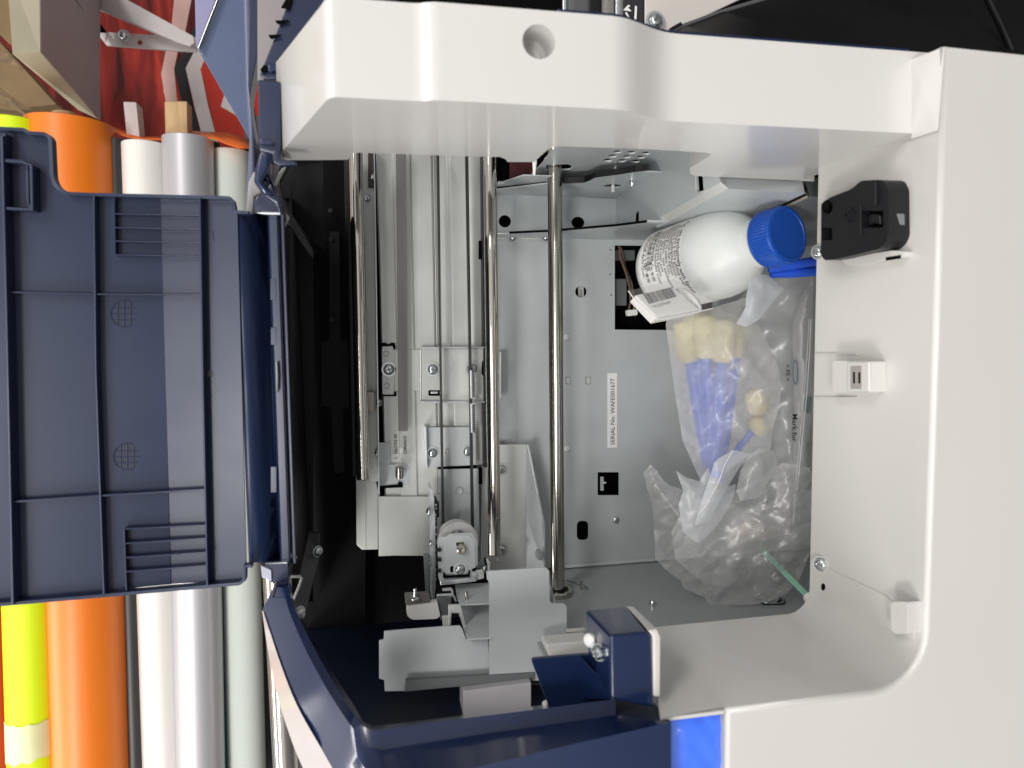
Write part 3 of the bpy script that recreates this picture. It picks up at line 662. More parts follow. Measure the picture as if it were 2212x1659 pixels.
# channel with embossing
CH = zpl('channel_plate', [(934, 1014), (1034, 1012), (1036, 1160), (936, 1160)], ZM + .001, GREY, th=.0014, bev=.001)
zpl('channel_emboss', rnd([(937, 1068), (968, 1068), (976, 1076), (976, 1108, 5), (983, 1116), (990, 1116), (995, 1108), (995, 1074), (1002, 1065), (1034, 1065), (1035, 1150), (937, 1150)], 3), ZM - .0006, GREY, th=.0012, bev=.0008, parent=CH)
zpl('emboss_slot', rnd(rect(1001, 1090, 1014, 1150), 6, 4), ZM - .0004, GREYL, th=.0015, bev=.0008, parent=CH)
lathe('channel_dimple', [(0, .0045), (.0012, .0036), (.0006, 0)], on((992, 1060), ('z', ZM)), (0, 0, -1), GREY, CH, n=20)
zpl('channel_slot', rect(1034, 1010, 1042, 1046), ZM - .001, BLACKM, th=.0004, bev=0, parent=CH)
# belts
def belt(name, pts, z, wpx, teeth, side, parent=PR, tooth=1.0):
    a, b_ = on(pts[0], ('z', z)), on(pts[1], ('z', z)); d = (b_ - a); L = d.length; d.normalize()
    w_ = wpx * z / F; s = Vector((1, 0, 0)) * side
    V, Fc = [], []
    prof = []
    def bx(p, q, hw, dz):
        c = [p - Vector((hw, 0, 0)), p + Vector((hw, 0, 0)), q + Vector((hw, 0, 0)), q - Vector((hw, 0, 0))]
        prism3([c], Vector((0, 0, dz)), V, Fc)
    bx(a, b_, w_ / 2, .010)
    n = int(L / teeth)
    for i in range(n):
        p = a + d * (i + .25) * teeth; q = a + d * (i + .75) * teeth
        bx(p + s * (w_ / 2 + .0005 * tooth), q + s * (w_ / 2 + .0005 * tooth), .0005 * tooth, .010)
    return mesh(name, V, Fc, RUBBER, parent, weld=False)
belt('drive_belt', [(945.5, 318), (957, 1146)], .735, 2.4, .0021, 1)
belt('drive_belt', [(1010, 318), (1023, 1146)], .735, 3.2, .0021, -1)
for y0, y1 in ((800, 861), (872, 935)):
    x0 = 1018 + (y0 - 800) * .012
    zpl('belt_clamp', [(x0 - 2, y0), (x0 + 1.5, y0), (x0 + 2.5, y1), (x0 - 1, y1)], .730, EDGE, th=.004, bev=.0003)
    V, Fc = [], []
    k = int((y1 - y0) / 5.2)
    for i in range(k):
        yy = y0 + 4 + i * 5.2
        p = on((x0 + 5.2 + (yy - y0) * .014, yy), ('z', .731)); prism3([[p + Vector((math.cos(t) * .0011, math.sin(t) * .0010, 0)) for t in [j * math.pi / 4 for j in range(8)]]], Vector((0, 0, .004)), V, Fc)
    mesh('belt_teeth', V, Fc, RUBBER, PR, weld=False)
    zpl('clamp_backing', [(x0 + 2, y0 + 2), (x0 + 8, y0 + 2), (x0 + 9, y1), (x0 + 3, y1)], .7335, EDGE, th=.002, bev=.0002)
V, Fc = [], []
for yy in [795 + i * 5 for i in range(30)]:
    if 860 < yy < 873: continue
    x0 = 1048.5 + (yy - 795) * .013; p = on((x0, yy), ('z', .738)); prism3([[p + Vector((dx, dy, 0)) for dx, dy in ((-.0006, -.0008), (.0006, -.0008), (.0006, .0008), (-.0006, .0008))]], Vector((0, 0, .003)), V, Fc)
mesh('rack_teeth', V, Fc, RUBBER, PR, weld=False)
zpl('dark_rail_edge', [(1041, 318), (1047, 318), (1054, 1010), (1046, 1010)], ZM - .010, BLACK, th=.02, bev=.0005)
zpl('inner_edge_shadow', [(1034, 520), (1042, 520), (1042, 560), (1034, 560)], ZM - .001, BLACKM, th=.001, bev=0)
# rods
def rod(name, a, b_, z0, r, m, capm=None, cap=.0008, z1=None):
    p, q = on(a, ('z', z0)), on(b_, ('z', z1 or z0)); d = (q - p).normalized(); L = (q - p).length
    return lathe(name, [(0, 0), (0, r - cap), (cap, r), (L - cap, r), (L, r - cap), (L, 0)], p, d, m, PR, n=64)
rod('platen_rod', (767, 300), (784, 1036), .70, .0062, CHROME)
rod('carriage_guide_rod', (1057.5, 300), (1068.5, 1197), .70, .0068, CHROME)
rod('feed_shaft', (1197.5, 250), (1204.5, 1283), .72, .0078, STEEL)
q = on((1068, 1118), ('z', .70)); lathe('rod_joint', [(-.0009, .0066), (-.0004, .0071), (.0004, .0071), (.0009, .0066)], q, (0, 1, 0), CHROME, PR, n=40)
# bearing of the feed shaft on the side wall
bc = on((1204.5, 1283), ('z', .72)); bc.y = YW
for nm, pr_, m_ in (('bearing_ring', [(0, .0165), (.005, .0165), (.006, .0155), (.006, .0125), (.003, .012), (.003, .009)], STEEL), ('bearing_seal', [(.0005, .012), (.0045, .0115), (.0045, .0085), (.0005, .0085)], BLACK)):
    lathe(nm, pr_, bc, (0, -1, 0), m_, PR, n=48)
# black glossy platen housing left of the first rod
zpl('platen_housing', [(600, 300), (772, 300), (790, 1036), (788, 1640), (660, 1640), (640, 1300)], ZK + .02, mat('platen_black', (.002, .002, .003), .5, var=.2, rvar=.1, spec=.08), th=.004, bev=0)
zpl('platen_edge_strip', [(742, 310), (768, 310), (775, 1030), (757, 1030)], .715, BLACK, th=.03, bev=.003)
zpl('dark_cover_plate', rnd([(712, 500), (733, 500), (736, 735), (752, 735), (754, 880), (742, 884), (744, 1020), (722, 1022), (716, 880), (696, 876), (694, 740), (712, 732)], 4), ZK + .012, mat('dark_panel', (.010, .010, .0095), .5, spec=.2), th=.002, bev=.0006)
prism('channel_wall', [on((598, 400), ('z', .60)), on((640, 480), ('z', ZK)), on((676, 540), ('z', ZK)), on((676, 1300), ('z', ZK)), on((630, 1300), ('z', .60)), on((626, 400), ('z', .60))], (0, 0, .002), BLACK, PR)
for q in ((716, 517), (714, 455), (717, 690)): lathe('dark_screw', [(0, .003), (.001, .0026), (.0012, 0)], on(q, ('z', ZK + .010)), (0, 0, -1), BLACK, PR, n=12)
# navy liner at the real left end of the cavity
strip('end_liner_wall', [Vector((-.09, .345, ZK + .02)), Vector((.20, .345, ZK + .02))], [Vector((-.045, .345, .45)), Vector((.20, .345, .45))], mat('dark_navy_wall', (.008, .012, .030), .35, var=.2, coat=.2), PR)
# PCB edge, pulley bracket
zpl('guide_flange', rnd([(927, 1055), (933, 1056), (938, 1075), (938, 1100), (940, 1110), (941, 1270), (938, 1298), (933, 1298), (932, 1108), (929, 1100), (929, 1060)], 2), .715, EDGE, th=.030, bev=.0004)
PC = zpl('circuit_board', [(938, 1075), (944.5, 1078), (944, 1268), (939, 1268)], .722, mat('circuit_board_dark', (.03, .035, .025), .5, var=.8, vscale=300), th=.012, bev=.0003)
rg = random.Random(3)
for i in range(26):
    y = 1082 + i * 7 + rg.uniform(-1, 1); w_ = rg.uniform(1.5, 3.5); x = 938.5 + rg.uniform(0, 3)
    o_ = zpl('board_component', rect(x, y, x + w_, y + rg.uniform(2, 5)), .7205, [BLACK, EDGE, LABEL, GREYD][rg.randrange(4)], parent=PC, th=.0016, bev=0)
zpl('board_connector', rect(943, 1085, 949, 1118), .722, BLACK, parent=PC, th=.008)
for y in (1105, 1217): screw(on((927, y), ('z', .712)), (-.9, 0, -.4), .0038, PR, 1.3)
screw(on((931, 1172), ('z', .712)), (-.9, 0, -.4), .0028, PR, 0)
pc_ = on((990, 1172), ('z', .705)); 
PU = lathe('belt_pulley', [(0, .0), (0, .0055), (.0006, .0058), (.0006, .0125), (0, .013), (0, .0205), (.001, .0215), (.004, .0215), (.005, .0190), (.017, .0190), (.018, .0215), (.021, .0215), (.022, .020)], pc_, (0, .12, 1), NYLON, PR, n=64)
for k in range(9):
    a = k * 2 * math.pi / 9; c_ = pc_ + Vector((math.cos(a) * .0093, math.sin(a) * .0093 + .0, -.0002)); t_ = Vector((-math.sin(a), math.cos(a), 0)); r_ = Vector((math.cos(a), math.sin(a), 0))
    prism('pulley_web', [c_ + r_ * .0033 + t_ * .0026, c_ + r_ * .0033 - t_ * .0026, c_ - r_ * .003 - t_ * .0016, c_ - r_ * .003 + t_ * .0016], (0, 0, .0004), GREYD, PU)
PB = zpl('pulley_bracket', rnd([(946, 1160, 2), (963, 1159, 0), (973, 1153, 0), (1018, 1151, 0), (1031, 1170, 2), (1032, 1222, 5), (1020, 1226, 0), (1020, 1235, 0), (1030, 1236), (1030, 1254), (950, 1258), (947, 1245)], 1), .690, GREY, th=.0016, bev=.0006,
         holes=[rnd([(985, 1172), (1002, 1171), (1003, 1190), (998, 1191), (987, 1191)], 2), rnd(rect(972.5, 1223, 981, 1237), 4, 4)])
zpl('bracket_face', rnd([(960, 1178, 0), (977, 1157, 0), (1012, 1155, 0), (1026, 1170), (1028, 1226, 3), (1018, 1229), (1015, 1236), (962, 1240)], 1), .6885, GREY, th=.0012, bev=.0005, parent=PB, holes=[rnd([(985, 1172), (1002, 1171), (1003, 1190), (998, 1191), (987, 1191)], 2), rnd(rect(972.5, 1223, 981, 1237), 4, 4)])
lathe('pulley_axle', [(0, .0048), (-.010, .0048), (-.0112, .0036), (-.0112, .0008), (-.0108, 0)], on((994.5, 1181), ('z', .692)), (0, 0, 1), mat('axle_steel', (.55, .50, .42), .3, metal=1), PR, n=24)
zpl('axle_recess', rect(984, 1170, 1004, 1192), .6935, BLACKM, th=.0005, bev=0, parent=PB)
screw(on((994, 1230), ('z', .6885)), (0, 0, -1), .0045, PB, 1.6, h=.003)
zpl('bracket_latch_dark', [(957, 1237), (961, 1237), (963, 1243), (1011, 1241), (1012, 1232), (1015, 1232), (1015, 1246), (957, 1249)], .6870, BLACKM, th=.0005, bev=0, parent=PB)
for y in (1185, 1206, 1230): zpl('bracket_notch', rect(943, y, 953, y + 7), .6865, BLACK, th=.003, bev=0, parent=PB)
zpl('bracket_foot', [(951, 1255), (1028, 1247), (1029, 1256), (951, 1265)], .684, EDGE, th=.006, bev=.001, parent=PB)
zpl('bracket_ear', [(1028, 1233), (1045, 1231), (1046, 1250), (1028, 1254)], .692, GREYL, th=.004, bev=.0008, parent=PB)
screw(on((1046, 1228), ('z', .690)), (.8, 0, -.6), .003, PR, 0)
zpl('bracket_side_leaf', [(1031, 1195), (1040, 1205), (1050, 1235), (1046, 1242), (1034, 1225)], .700, GREYD, th=.002, bev=.0004)
zpl('channel_gap', [(1046, 1205), (1058, 1210), (1061, 1262), (1050, 1262)], .712, BLACK, th=.002, bev=0)
zpl('upright_tab', [(1050, 1208), (1054, 1206), (1059, 1215), (1059, 1262), (1055, 1262), (1053, 1220)], .70, GREYL, th=.002)
# bracket plate right of the guide rod
zpl('cover_bracket', [(1040, 961), (1137, 960), (1137, 1232), (1040, 1232)], ZK - .020, GREYL, bev=.0006)
a_ = [on(q, ('z', ZK - .0205)) for q in ((1137, 960), (1137, 1100), (1137, 1228))]; b_ = [on(q, ('z', ZK - .045)) for q in ((1141, 965), (1171, 1117), (1176, 1226))]
strip('bracket_wing', [a_[0], on((1137, 1117), ('z', ZK - .0205)), a_[2]], [b_[0], b_[1], b_[2]], GREY, PR)
zpl('wing_edge', [(1138.5, 961), (1142, 961), (1146, 975), (1174.5, 1115), (1178.5, 1130), (1178.5, 1226), (1175, 1226), (1174.5, 1132), (1170.5, 1117)], ZK - .0465, EDGE, th=.0025, bev=.0004)
for y in (1013.5, 1187): screw(on((1083, y), ('z', ZK - .021)), (0, 0, -1), .0045, PR, 1.6)
lathe('dimple', [(0, .003), (.0008, .0024), (.0003, 0)], on((1078, 1209), ('z', ZK - .021)), (0, 0, -1), GREYL, PR, n=16)
zpl('long_tab', [(1079, 760), (1083, 760), (1082.5, 860), (1079, 860)], ZK - .030, GREYL, th=.02, bev=.0004)
lathe('wing_hole', [(0, .0065), (.0005, .006), (.0002, .0), ], on((1164.5, 1198), ('z', ZK - .048)), (-.8, 0, -.5), GREYD, PR, n=24)
# ================================================================ sheet brackets at the end
zf_ = .62
zpl('front_sheet', rnd(P('B4', (908, 735), (942, 725), (945, 667), (1365, 634), (1495, 627), (1512, 650, 0), (1540, 727, 0), (1700, 708, 0), (1712, 985), (1100, 1022, 0), (1095, 1100), (950, 1102), (945, 1020), (908, 1010)), 1), zf_, GREY, th=.0016, bev=.0005)
zpl('sheet_fold', P('B4', (1100, 1026), (2040, 968), (2040, 1020), (1090, 1108)), zf_ - .012, mat('folded_edge_steel', (.12, .13, .135), .5), th=.006, bev=.0008)
zpl('tall_sheet', rnd([(1051, 1234, 2), (1180, 1226, 4), (1186, 1233, 2), (1187, 1299, 3), (1194, 1304, 3), (1219, 1304, 4), (1224, 1311, 3), (1224, 1470, 0), (1057, 1470, 0), (1057, 1256, 0), (1052, 1252)], 1), zf_ - .010, GREY, th=.0016, bev=.0005)
zpl('sheet_rim', [(1187.5, 1262), (1193, 1271), (1196.5, 1285), (1196, 1304), (1188, 1304)], zf_ + .004, EDGE, th=.004, bev=.0005)
# horizontal pieces behind
def ypl(name, pts, y, m=GREY, th=.0014, bev=.0004, holes=()):
    return prism(name, [on(q, ('y', y)) for q in pts], (0, th, 0), m, PR, bev=bev, holes=[[on(q, ('y', y)) for q in h] for h in holes])
yl = on((1000, 1325), ('z', .66)).y
ypl('end_shelf', [(983, 1262), (1062, 1258), (1062, 1303), (998, 1306), (988, 1295)], yl - .012, GREY)
zpl('shelf_front_rim', [(992, 1303), (1060, 1301), (1060, 1304), (993, 1307)], .655, EDGE, th=.002)
p = on((1008, 1298), ('z', .665)); tube('shelf_pin', [p, p + Vector((0, -.009, 0))], .0016, STEEL, PR, n=10)
ypl('end_shelf_lower', [(969, 1308), (1062, 1306), (1062, 1378), (1010, 1380), (990, 1322), (970, 1322)], yl + .004, GREY)
zpl('folded_tab', [(969, 1308), (995, 1307), (1012, 1377), (1008, 1382), (992, 1324), (976, 1324), (974, 1352), (969, 1352)], .640, GREYL, th=.004, bev=.0008)
zpl('wire_hook', [(944, 1285), (977, 1283), (983, 1288), (987, 1300), (984, 1301), (978, 1289), (944, 1288)], .66, EDGE, th=.003)
zpl('wire_hook', [(955, 1273), (975, 1271), (979, 1275), (980, 1284), (976, 1284), (974, 1276), (956, 1277)], .67, GREYL, th=.003)
zpl('rear_gap_block', [(942, 1290), (975, 1290), (972, 1340), (952, 1340)], .672, GREYD, th=.004)
zpl('sheet_support', [(1010, 1376), (1058, 1374.5), (1058, 1377.5), (1010, 1380)], .628, EDGE, th=.002)
zpl('small_leg', [(955, 1333), (969, 1331), (969, 1352), (958, 1355)], .645, GREYL, th=.004)
# foot with pad
zpl('foot_plate', rnd([(874, 1284), (928, 1282), (930, 1300), (924, 1307), (882, 1309), (876, 1304)], 4), .67, mat('foot_plate_brownish', (.20, .19, .18), .4, metal=.3), th=.006, bev=.001)
zpl('white_foot', rnd([(879, 1309, 0), (945, 1302, 0), (951, 1331, 3), (943, 1337, 4), (890, 1339, 10), (879, 1330, 4)], 3), .668, LABEL, th=.010, bev=.002)
zpl('foot_post', [(915, 1198), (927, 1198), (927, 1302), (921, 1302)], .70, GREYD, th=.004)
p = on((897, 1294), ('z', .665)); tube('shelf_pin', [p, p + Vector((0, -.010, 0))], .0015, ZINC, PR, n=10); screw(p, (0, -1, 0), .004, PR, 0, h=.002, phil=False)
zpl('white_box', [(1001, 1493), (1148, 1474), (1148, 1540), (1001, 1560)], .600, mat('shaded_white_box', (.42, .40, .42), .5), th=.03, bev=.001)  # white part whose shade is put into a grey base colour
zpl('white_side_block', [(1180, 1392), (1275, 1384), (1275, 1425), (1190, 1428), (1180, 1405)], .58, WHITE, th=.02, bev=.002)
zpl('wall_strip', [(1225, 1361), (1264, 1358), (1264, 1364), (1225, 1366)], .60, GREYL, th=.003)
zpl('dark_gap_plate', [(1150, 1478), (1200, 1474), (1200, 1530), (1150, 1530)], .64, GREYD, th=.003)
# ================================================================ hinged lid
LZ, LS, LS2 = .55, .15, -.11
LNa = Vector((-LS, 0, 1)); LCa = LZ + LS * .10; LPL = ('g', tuple(LNa), LCa / LNa.length); LNn = Vector((0, 0, 1))
def creasex(y): return 347 + (y - 439) * .0267
_c = on((356, 760), LPL); XC, ZC = _c.x, _c.z
LNb = Vector((-LS2, 0, 1)); LPR = ('g', tuple(LNb), (ZC - LS2 * XC) / LNb.length)
def lid_on(q, h=0.0):            # h metres nearer the lens
    pl = LPL if q[0] < creasex(q[1]) else LPR
    return on(q, ('g', pl[1], pl[2] - h))
lo = rnd([(-60, 280, 0), (0, 283, 0), (62, 286, 3), (72, 293, 3), (108, 295, 8), (118, 304, 6), (122, 387, 8), (130, 408, 10), (152, 422, 10), (200, 424, 2), (500, 431, 5), (507, 438, 3), (511, 460, 2), (576, 462, 0), (580, 1216, 0), (531, 1217, 3), (530, 1246, 4), (520, 1254, 5), (370, 1261, 0), (0, 1299, 0), (-60, 1304, 0)], 2)
LID = bpy.data.objects.new('side_cover_lid', None); COL.objects.link(LID); LID.parent = PR; ORG[LID] = ORG[PR]
LIDM = mat('lid_navy_plastic', (.020, .030, .066), .34, var=.06, vscale=10, rvar=.04, spec=.38, bump=.02, bscale=700)
# build ordered outline of the flat part (left of the curl)
fp = [q for q in lo if q[0] < 513]
i0 = max(range(len(lo)), key=lambda i: lo[i][0] if lo[i][1] < 600 else -1)
topside = [q for q in lo if q[1] < 700 and q[0] < 513]; botside = [q for q in lo if q[1] > 700 and q[0] < 533]
poly = topside + [(513, 461), (517, 1254)] + [q for q in botside if q[0] <= 520.5]
yt_ = 427.3; yb_ = 1262.
left_ = [q for q in topside if q[0] < creasex(427)] + [(creasex(yt_) - .01, yt_), (creasex(yb_) - .01, yb_)] + [q for q in botside if q[0] < creasex(1262)]
right_ = [(creasex(yt_) + .01, yt_)] + [q for q in topside if q[0] > creasex(427)] + [(513, 461), (532, 1216.5)] + [q for q in botside if creasex(1262) + 1 < q[0] <= 532] + [(creasex(yb_) + .01, yb_)]
V, Fc = prism3([[lid_on(q) for q in left_]], LNn * .0022); prism3([[lid_on(q) for q in right_]], LNn * .0022, V, Fc)
body = mesh('lid_panel', V, Fc, LIDM, LID, bev=.0005)
# curl and hinge edge
secl = [(507, -.0026), (513, -.0012), (520, -.0016), (532, -.004), (545, -.010), (558, -.018), (570, -.027), (575, -.029), (577, -.024), (581, -.020), (584, -.020)]
def cols(sec_, y0, y1, xs=1.0):
    t_, b2_ = [], []
    for x, h in sec_:
        a = lid_on((x, y0), h); c = lid_on((x + 4, y1), h); c.x = a.x; c.z = a.z; t_.append(a); b2_.append(c)
    return t_, b2_
t_, b2_ = cols(secl, 462, 1216)
strip('lid_curl', t_, b2_, mat('lid_satin', (.012, .022, .062), .36, var=.04, spec=.4), LID, solid=.002, smooth=True)
t_, b2_ = cols([(578, -.014), (581, -.010), (598, -.010), (600, -.012)], 464, 1214)
strip('hinge_bar', t_, b2_, LIDM, LID, solid=.002, bev=.0006)
t_, b2_ = cols([(600, -.022), (606, -.022), (607, -.008), (612, -.008), (613.5, -.022)], 462, 1218)
strip('lid_edge_rail', t_, b2_, LIDM, LID, solid=.0015, bev=.0005)
for x0, y0, x1, y1 in ((584, 602, 596, 648), (585, 1008, 597, 1064), (585, 707, 597, 745)):
    plate('hinge_pad', rect(x0, y0, x1, y1), ('g', LPR[1], LPR[2] + .0097), LIDM, LID, th=.001, bev=.0003)
plate('hinge_clip', [(594, 782), (599, 780), (601, 812), (600, 842), (596, 850)], ('g', LPR[1], LPR[2] + .006), GREYD, LID, th=.002, bev=.0006)
# rim wall round the lid and the ribs
def rim_wall(name, pts, h, wdt, closed=False, lift=0):
    """upright wall of height h on the lid, following pts (2D picture points on the lid surface)"""
    ps = [pts[0]]
    for a, b_ in zip(pts, pts[1:]):
        fa, fb = a[0] - creasex(a[1]), b_[0] - creasex(b_[1])
        if fa * fb < 0 and abs(a[0] - b_[0]) > 20: t_ = fa / (fa - fb); ps.append((a[0] + (b_[0] - a[0]) * t_, a[1] + (b_[1] - a[1]) * t_))
        ps.append(b_)
    p3 = [lid_on(q, lift) for q in ps]; V, Fc = [], []
    L, Rr = [], []
    for i, p in enumerate(p3):
        a = p3[max(0, i - 1)]; b_ = p3[min(len(p3) - 1, i + 1)]; d = (b_ - a).normalized(); s = d.cross(LNn).normalized() * wdt / 2
        L.append(p - s); Rr.append(p + s)
    n = len(p3); V = [tuple(v) for v in L + Rr] + [tuple(v - LNn * h) for v in L + Rr]
    for i in range(n - 1): Fc += [[i, i + 1, 2 * n + i + 1, 2 * n + i], [n + i, 3 * n + i, 3 * n + i + 1, n + i + 1], [2 * n + i, 2 * n + i + 1, 3 * n + i + 1, 3 * n + i]]
    Fc += [[0, 2 * n, 3 * n, n], [n - 1, 2 * n - 1, 4 * n - 1, 3 * n - 1]]
    return mesh(name, V, Fc, LIDM, LID, bev=.0004)
rim_wall('lid_rim', [q for q in topside if q[0] > -50] + [(512, 461), (540, 462.5)], .007, .0022)
rim_wall('lid_rim', [(548, 1217), (532, 1217), (531, 1246), (521, 1254), (200, 1282), (0, 1299), (-60, 1304)], .007, .0026)
rim_wall('lid_rib', [(22, 302), (30, 640), (44, 1294)], .011, .0018)
rim_wall('lid_rib', [(212, 428), (216, 800), (233, 1274)], .008, .0014)
rim_wall('lid_rib', [(438, 432), (444, 800), (454, 1256)], .009, .0014)
rim_wall('lid_rib', [(26, 632), (214, 636.5), (440, 638)], .007, .0012)
rim_wall('lid_rib', [(38, 1079), (226, 1066), (448, 1053.5)], .007, .0016)
for i, y in enumerate((466, 495.5, 524.5, 553.5)):
    rim_wall('grille_rib', [(253, y - 1.5), (440, y + 2)], .006, .0010)
rim_wall('grille_rib', [(253, 430), (255, 553)], .006, .0010)
for i, (ya, yb_) in enumerate(((1138, 1130), (1169, 1158), (1199.5, 1188), (1229.5, 1216.5))):
    rim_wall('grille_rib', [(274, ya), (450, yb_)], .006, .0012)
rim_wall('grille_rib', [(274, 1138), (279, 1270)], .006, .0012)
# raised bracket box at the real top
rim_wall('lid_corner_box', [(-20, 352), (62, 356), (82, 364), (84, 458), (24, 455)], .010, .0022)
rim_wall('lid_corner_box', [(64, 358), (66, 440), (72, 456)], .004, .0018)
rim_wall('lid_corner_box', [(22, 295), (22, 350)], .008, .0022)
# round moulded grids
for cx, cy in ((268.5, 678), (274.5, 987)):
    R_ = 29
    tube('moulded_grid', [lid_on((cx + R_ * math.cos(a), cy + R_ * math.sin(a)), .0001) for a in [math.pi * (.35 + i / 14 * 1.3) for i in range(15)]], .0005, LIDM, LID, n=6)
    for k in (-14, 0, 14):
        h_ = math.sqrt(R_ ** 2 - k ** 2) * .93
        for kk in ([-h_, -15], [-12, -2], [2, 12], [15, h_]):
            if kk[1] <= kk[0]: continue
            tube('moulded_grid', [lid_on((cx + k, cy + kk[0]), .0), lid_on((cx + k, cy + kk[1]), .0)], .00055, BLACK, LID, n=6)
        tube('moulded_grid', [lid_on((cx - h_, cy + k * .92), .0001), lid_on((cx + h_, cy + k * .92), .0001)], .00035, LIDM, LID, n=6)
for (x, y0, y1) in ((455, 497, 520), (459, 1158, 1187)):
    rim_wall('moulded_mark', [(x - 4, y0), (x + 4, y0 + .5), (x + 7, y1), (x - 3, y1)], .0004, .0006)
for q in ((455, 806, 9), (469, 842, 4)):
    plate('scuff_mark', [(q[0] + q[2] * math.cos(a) * (.7 + .3 * math.sin(3 * a)), q[1] + q[2] * 1.1 * math.sin(a) * (.8 + .2 * math.cos(5 * a))) for a in [i * .5 for i in range(12)]], LPR, mat('scuff', (.10, .10, .12), .6, var=.3, vscale=300), LID, th=.0002, lift=.0002)
# ================================================================ hinge posts and navy rim
def gpl(name, pts, z, m=NAVY, th=.004, bev=.0008, parent=PR, nx=0., ny=0.):
    """plate at depth z at its first point, with its face turned by nx, ny"""
    n = Vector((nx, ny, 1)).normalized(); p = on(pts[0], ('z', z)); return plate(name, pts, ('g', tuple(n), n.dot(p)), m, parent, th=th, bev=bev)
gpl('upper_hinge_post', [(548, 431), (552, 424), (566, 418), (601, 422), (607, 438), (607, 461), (548, 461)], .545, NAVY, .02, .0015)
gpl('hinge_leaf', [(552, 460), (572, 457), (606, 458), (606, 464), (572, 463)], .540, EDGE, .003, .0005)
gpl('hinge_spring_clip', [(613, 452), (620, 462), (626, 470), (623, 476), (616, 490), (612, 486)], .56, mat('clip_steel', (.35, .33, .30), .3, metal=1), .003, .0005)
gpl('upper_rim_arm', [(547, 365), (566, 344), (573, 355), (600, 420), (607, 432), (607, 462), (590, 440), (562, 420), (580, 396), (562, 372)], .535, NAVY, .02, .002)
gpl('upper_rim_arm', [(547, 392), (553, 355), (560, 325), (584, 322), (584, 350), (578, 366), (566, 392), (574, 402), (592, 420), (567, 420), (560, 410)], .53, NAVYG, .02, .002)
gpl('upper_rim_post', [(557, 170), (606, 175), (606, 350), (592, 350), (590, 332), (560, 325)], .50, NAVY, .02, .0015)
gpl('post_step', [(560, 300), (590, 302), (590, 312), (559, 310)], .495, NAVY, .004, .001)
gpl('rim_tab', [(589, 330), (598, 326), (605, 344), (640, 349), (639, 356), (602, 357), (590, 350)], .49, NAVY, .006, .0008)
gpl('rim_glow_strip', [(603, 372), (590, 404), (594, 404), (618, 360), (612, 359)], .56, GREYL, .003, .0004)
gpl('black_side_panel', [(604, 402), (626, 360), (700, 350), (700, 540), (680, 530), (655, 495), (612, 432)], .66, mat('black_side_wall', (.007, .0075, .008), .5, spec=.15), .003)
gpl('cavity_corner', [(588, 396), (606, 400), (614, 430), (640, 480), (676, 540), (676, 560), (620, 480), (604, 440)], .60, BLACK, .003)
# upper navy frame with ribs (over the white rail's end)
gpl('upper_cover_frame', [(540, -40), (566, -40), (585, -40), (540, 205), (540, 225), (552, 300), (559, 330), (549, 300), (536, 180)], .60, NAVY, .02)
gpl('cover_side_panel', [(556, -40), (642, -40), (568, 180), (556, 175)], .56, mat('mauve_grey_panel', (.26, .235, .24), .45), .003)
gpl('ribbed_cover', [(560, 163), (640, -40), (760, -40), (700, 20), (612, 156), (608, 200), (600, 170), (573, 170)], .54, NAVY, .004)
for y in (45, 76): gpl('cover_slot', [(594 - (y - 45) * .45, y - 1), (622 - (y - 45) * .5, y - 2), (626 - (y - 45) * .6, y + 1), (606 - (y - 45) * .6, y + 8), (598 - (y - 45) * .5, y + 5)], .537, BLACKM, .001, 0)
gpl('cover_slot', [(607, 16), (622, -10), (632, -10), (625, 20)], .537, BLACKM, .001, 0)
gpl('cover_slot', [(562, 150), (570, 140), (578, 142), (576, 154), (565, 156)], .537, BLACKM, .001, 0)
gpl('cover_clip', [(578, 140), (600, 138), (603, 150), (588, 155), (578, 152)], .536, NAVYG, .002)
# big glossy front cover seen edge-on at the real top right
GP = mat('slate_cover', (.075, .10, .19), .28, var=.05, coat=.4, coatr=.1)
gpl('raised_front_cover', [(424, -40), (545, -40), (540, 302), (427, 106), (423, 100)], .95, GP, .006)
gpl('raised_cover_face', [(420, -40), (480, -40), (428, 104), (423, 95)], .945, mat('lilac_cover_face', (.22, .215, .36), .35), .002)
tube('cover_trim', [on((482, -30), ('z', .942)), on((429, 105), ('z', .942))], .0016, CHROME, PR, n=12)
gpl('cover_edge_strip', [(524, -40), (540, -40), (552, 430), (531, 430), (538, 300), (530, 190)], .70, mat('cover_edge', (.12, .135, .22), .4, coat=.2), .01, .002)
gpl('grey_hinge_cheek', [(536, 392), (549, 366), (562, 400), (565, 418), (549, 425), (546, 462), (530, 462)], .60, mat('cheek_grey', (.36, .35, .37), .45), .01, .002)
# navy rim of the lower (real left) end
ZN = .50
def npl(q, y): return on(q, ('y', y))
def rimz(q): # depth of the navy rim falls towards the lens along its run
    x, y = q[0], q[1]; return .545 - .13 * min(1, max(0, (y - 1230) / 330.)) 
def r3(q, dz=0.): return on(q, ('z', rimz(q) + dz))
o_out = [(568, 1315), (572, 1332), (603, 1425), (640, 1520), (690, 1610), (720, 1661), (760, 1730)]
o_mid = [(590, 1268), (600, 1300), (640, 1410), (690, 1500), (740, 1580), (800, 1665), (820, 1730)]
o_hi = [(615, 1270), (622, 1312), (655, 1392), (700, 1478), (742, 1545), (775, 1588), (800, 1620)]
o_in = [(625, 1268), (632, 1302), (662, 1368), (704, 1446), (746, 1514), (782, 1568), (800, 1577)]
o_dp = [(628, 1262), (636, 1300), (668, 1362), (712, 1440), (755, 1508), (786, 1560), (806, 1570)]
zc = .405
e_in = [(820, 1567), (1000, 1545), (1210, 1518), (1330, 1502)]
e_up = [(822, 1576), (1000, 1552), (1210, 1526), (1330, 1510)]
e_dn = [(824, 1620), (1000, 1592), (1210, 1562), (1330, 1545)]
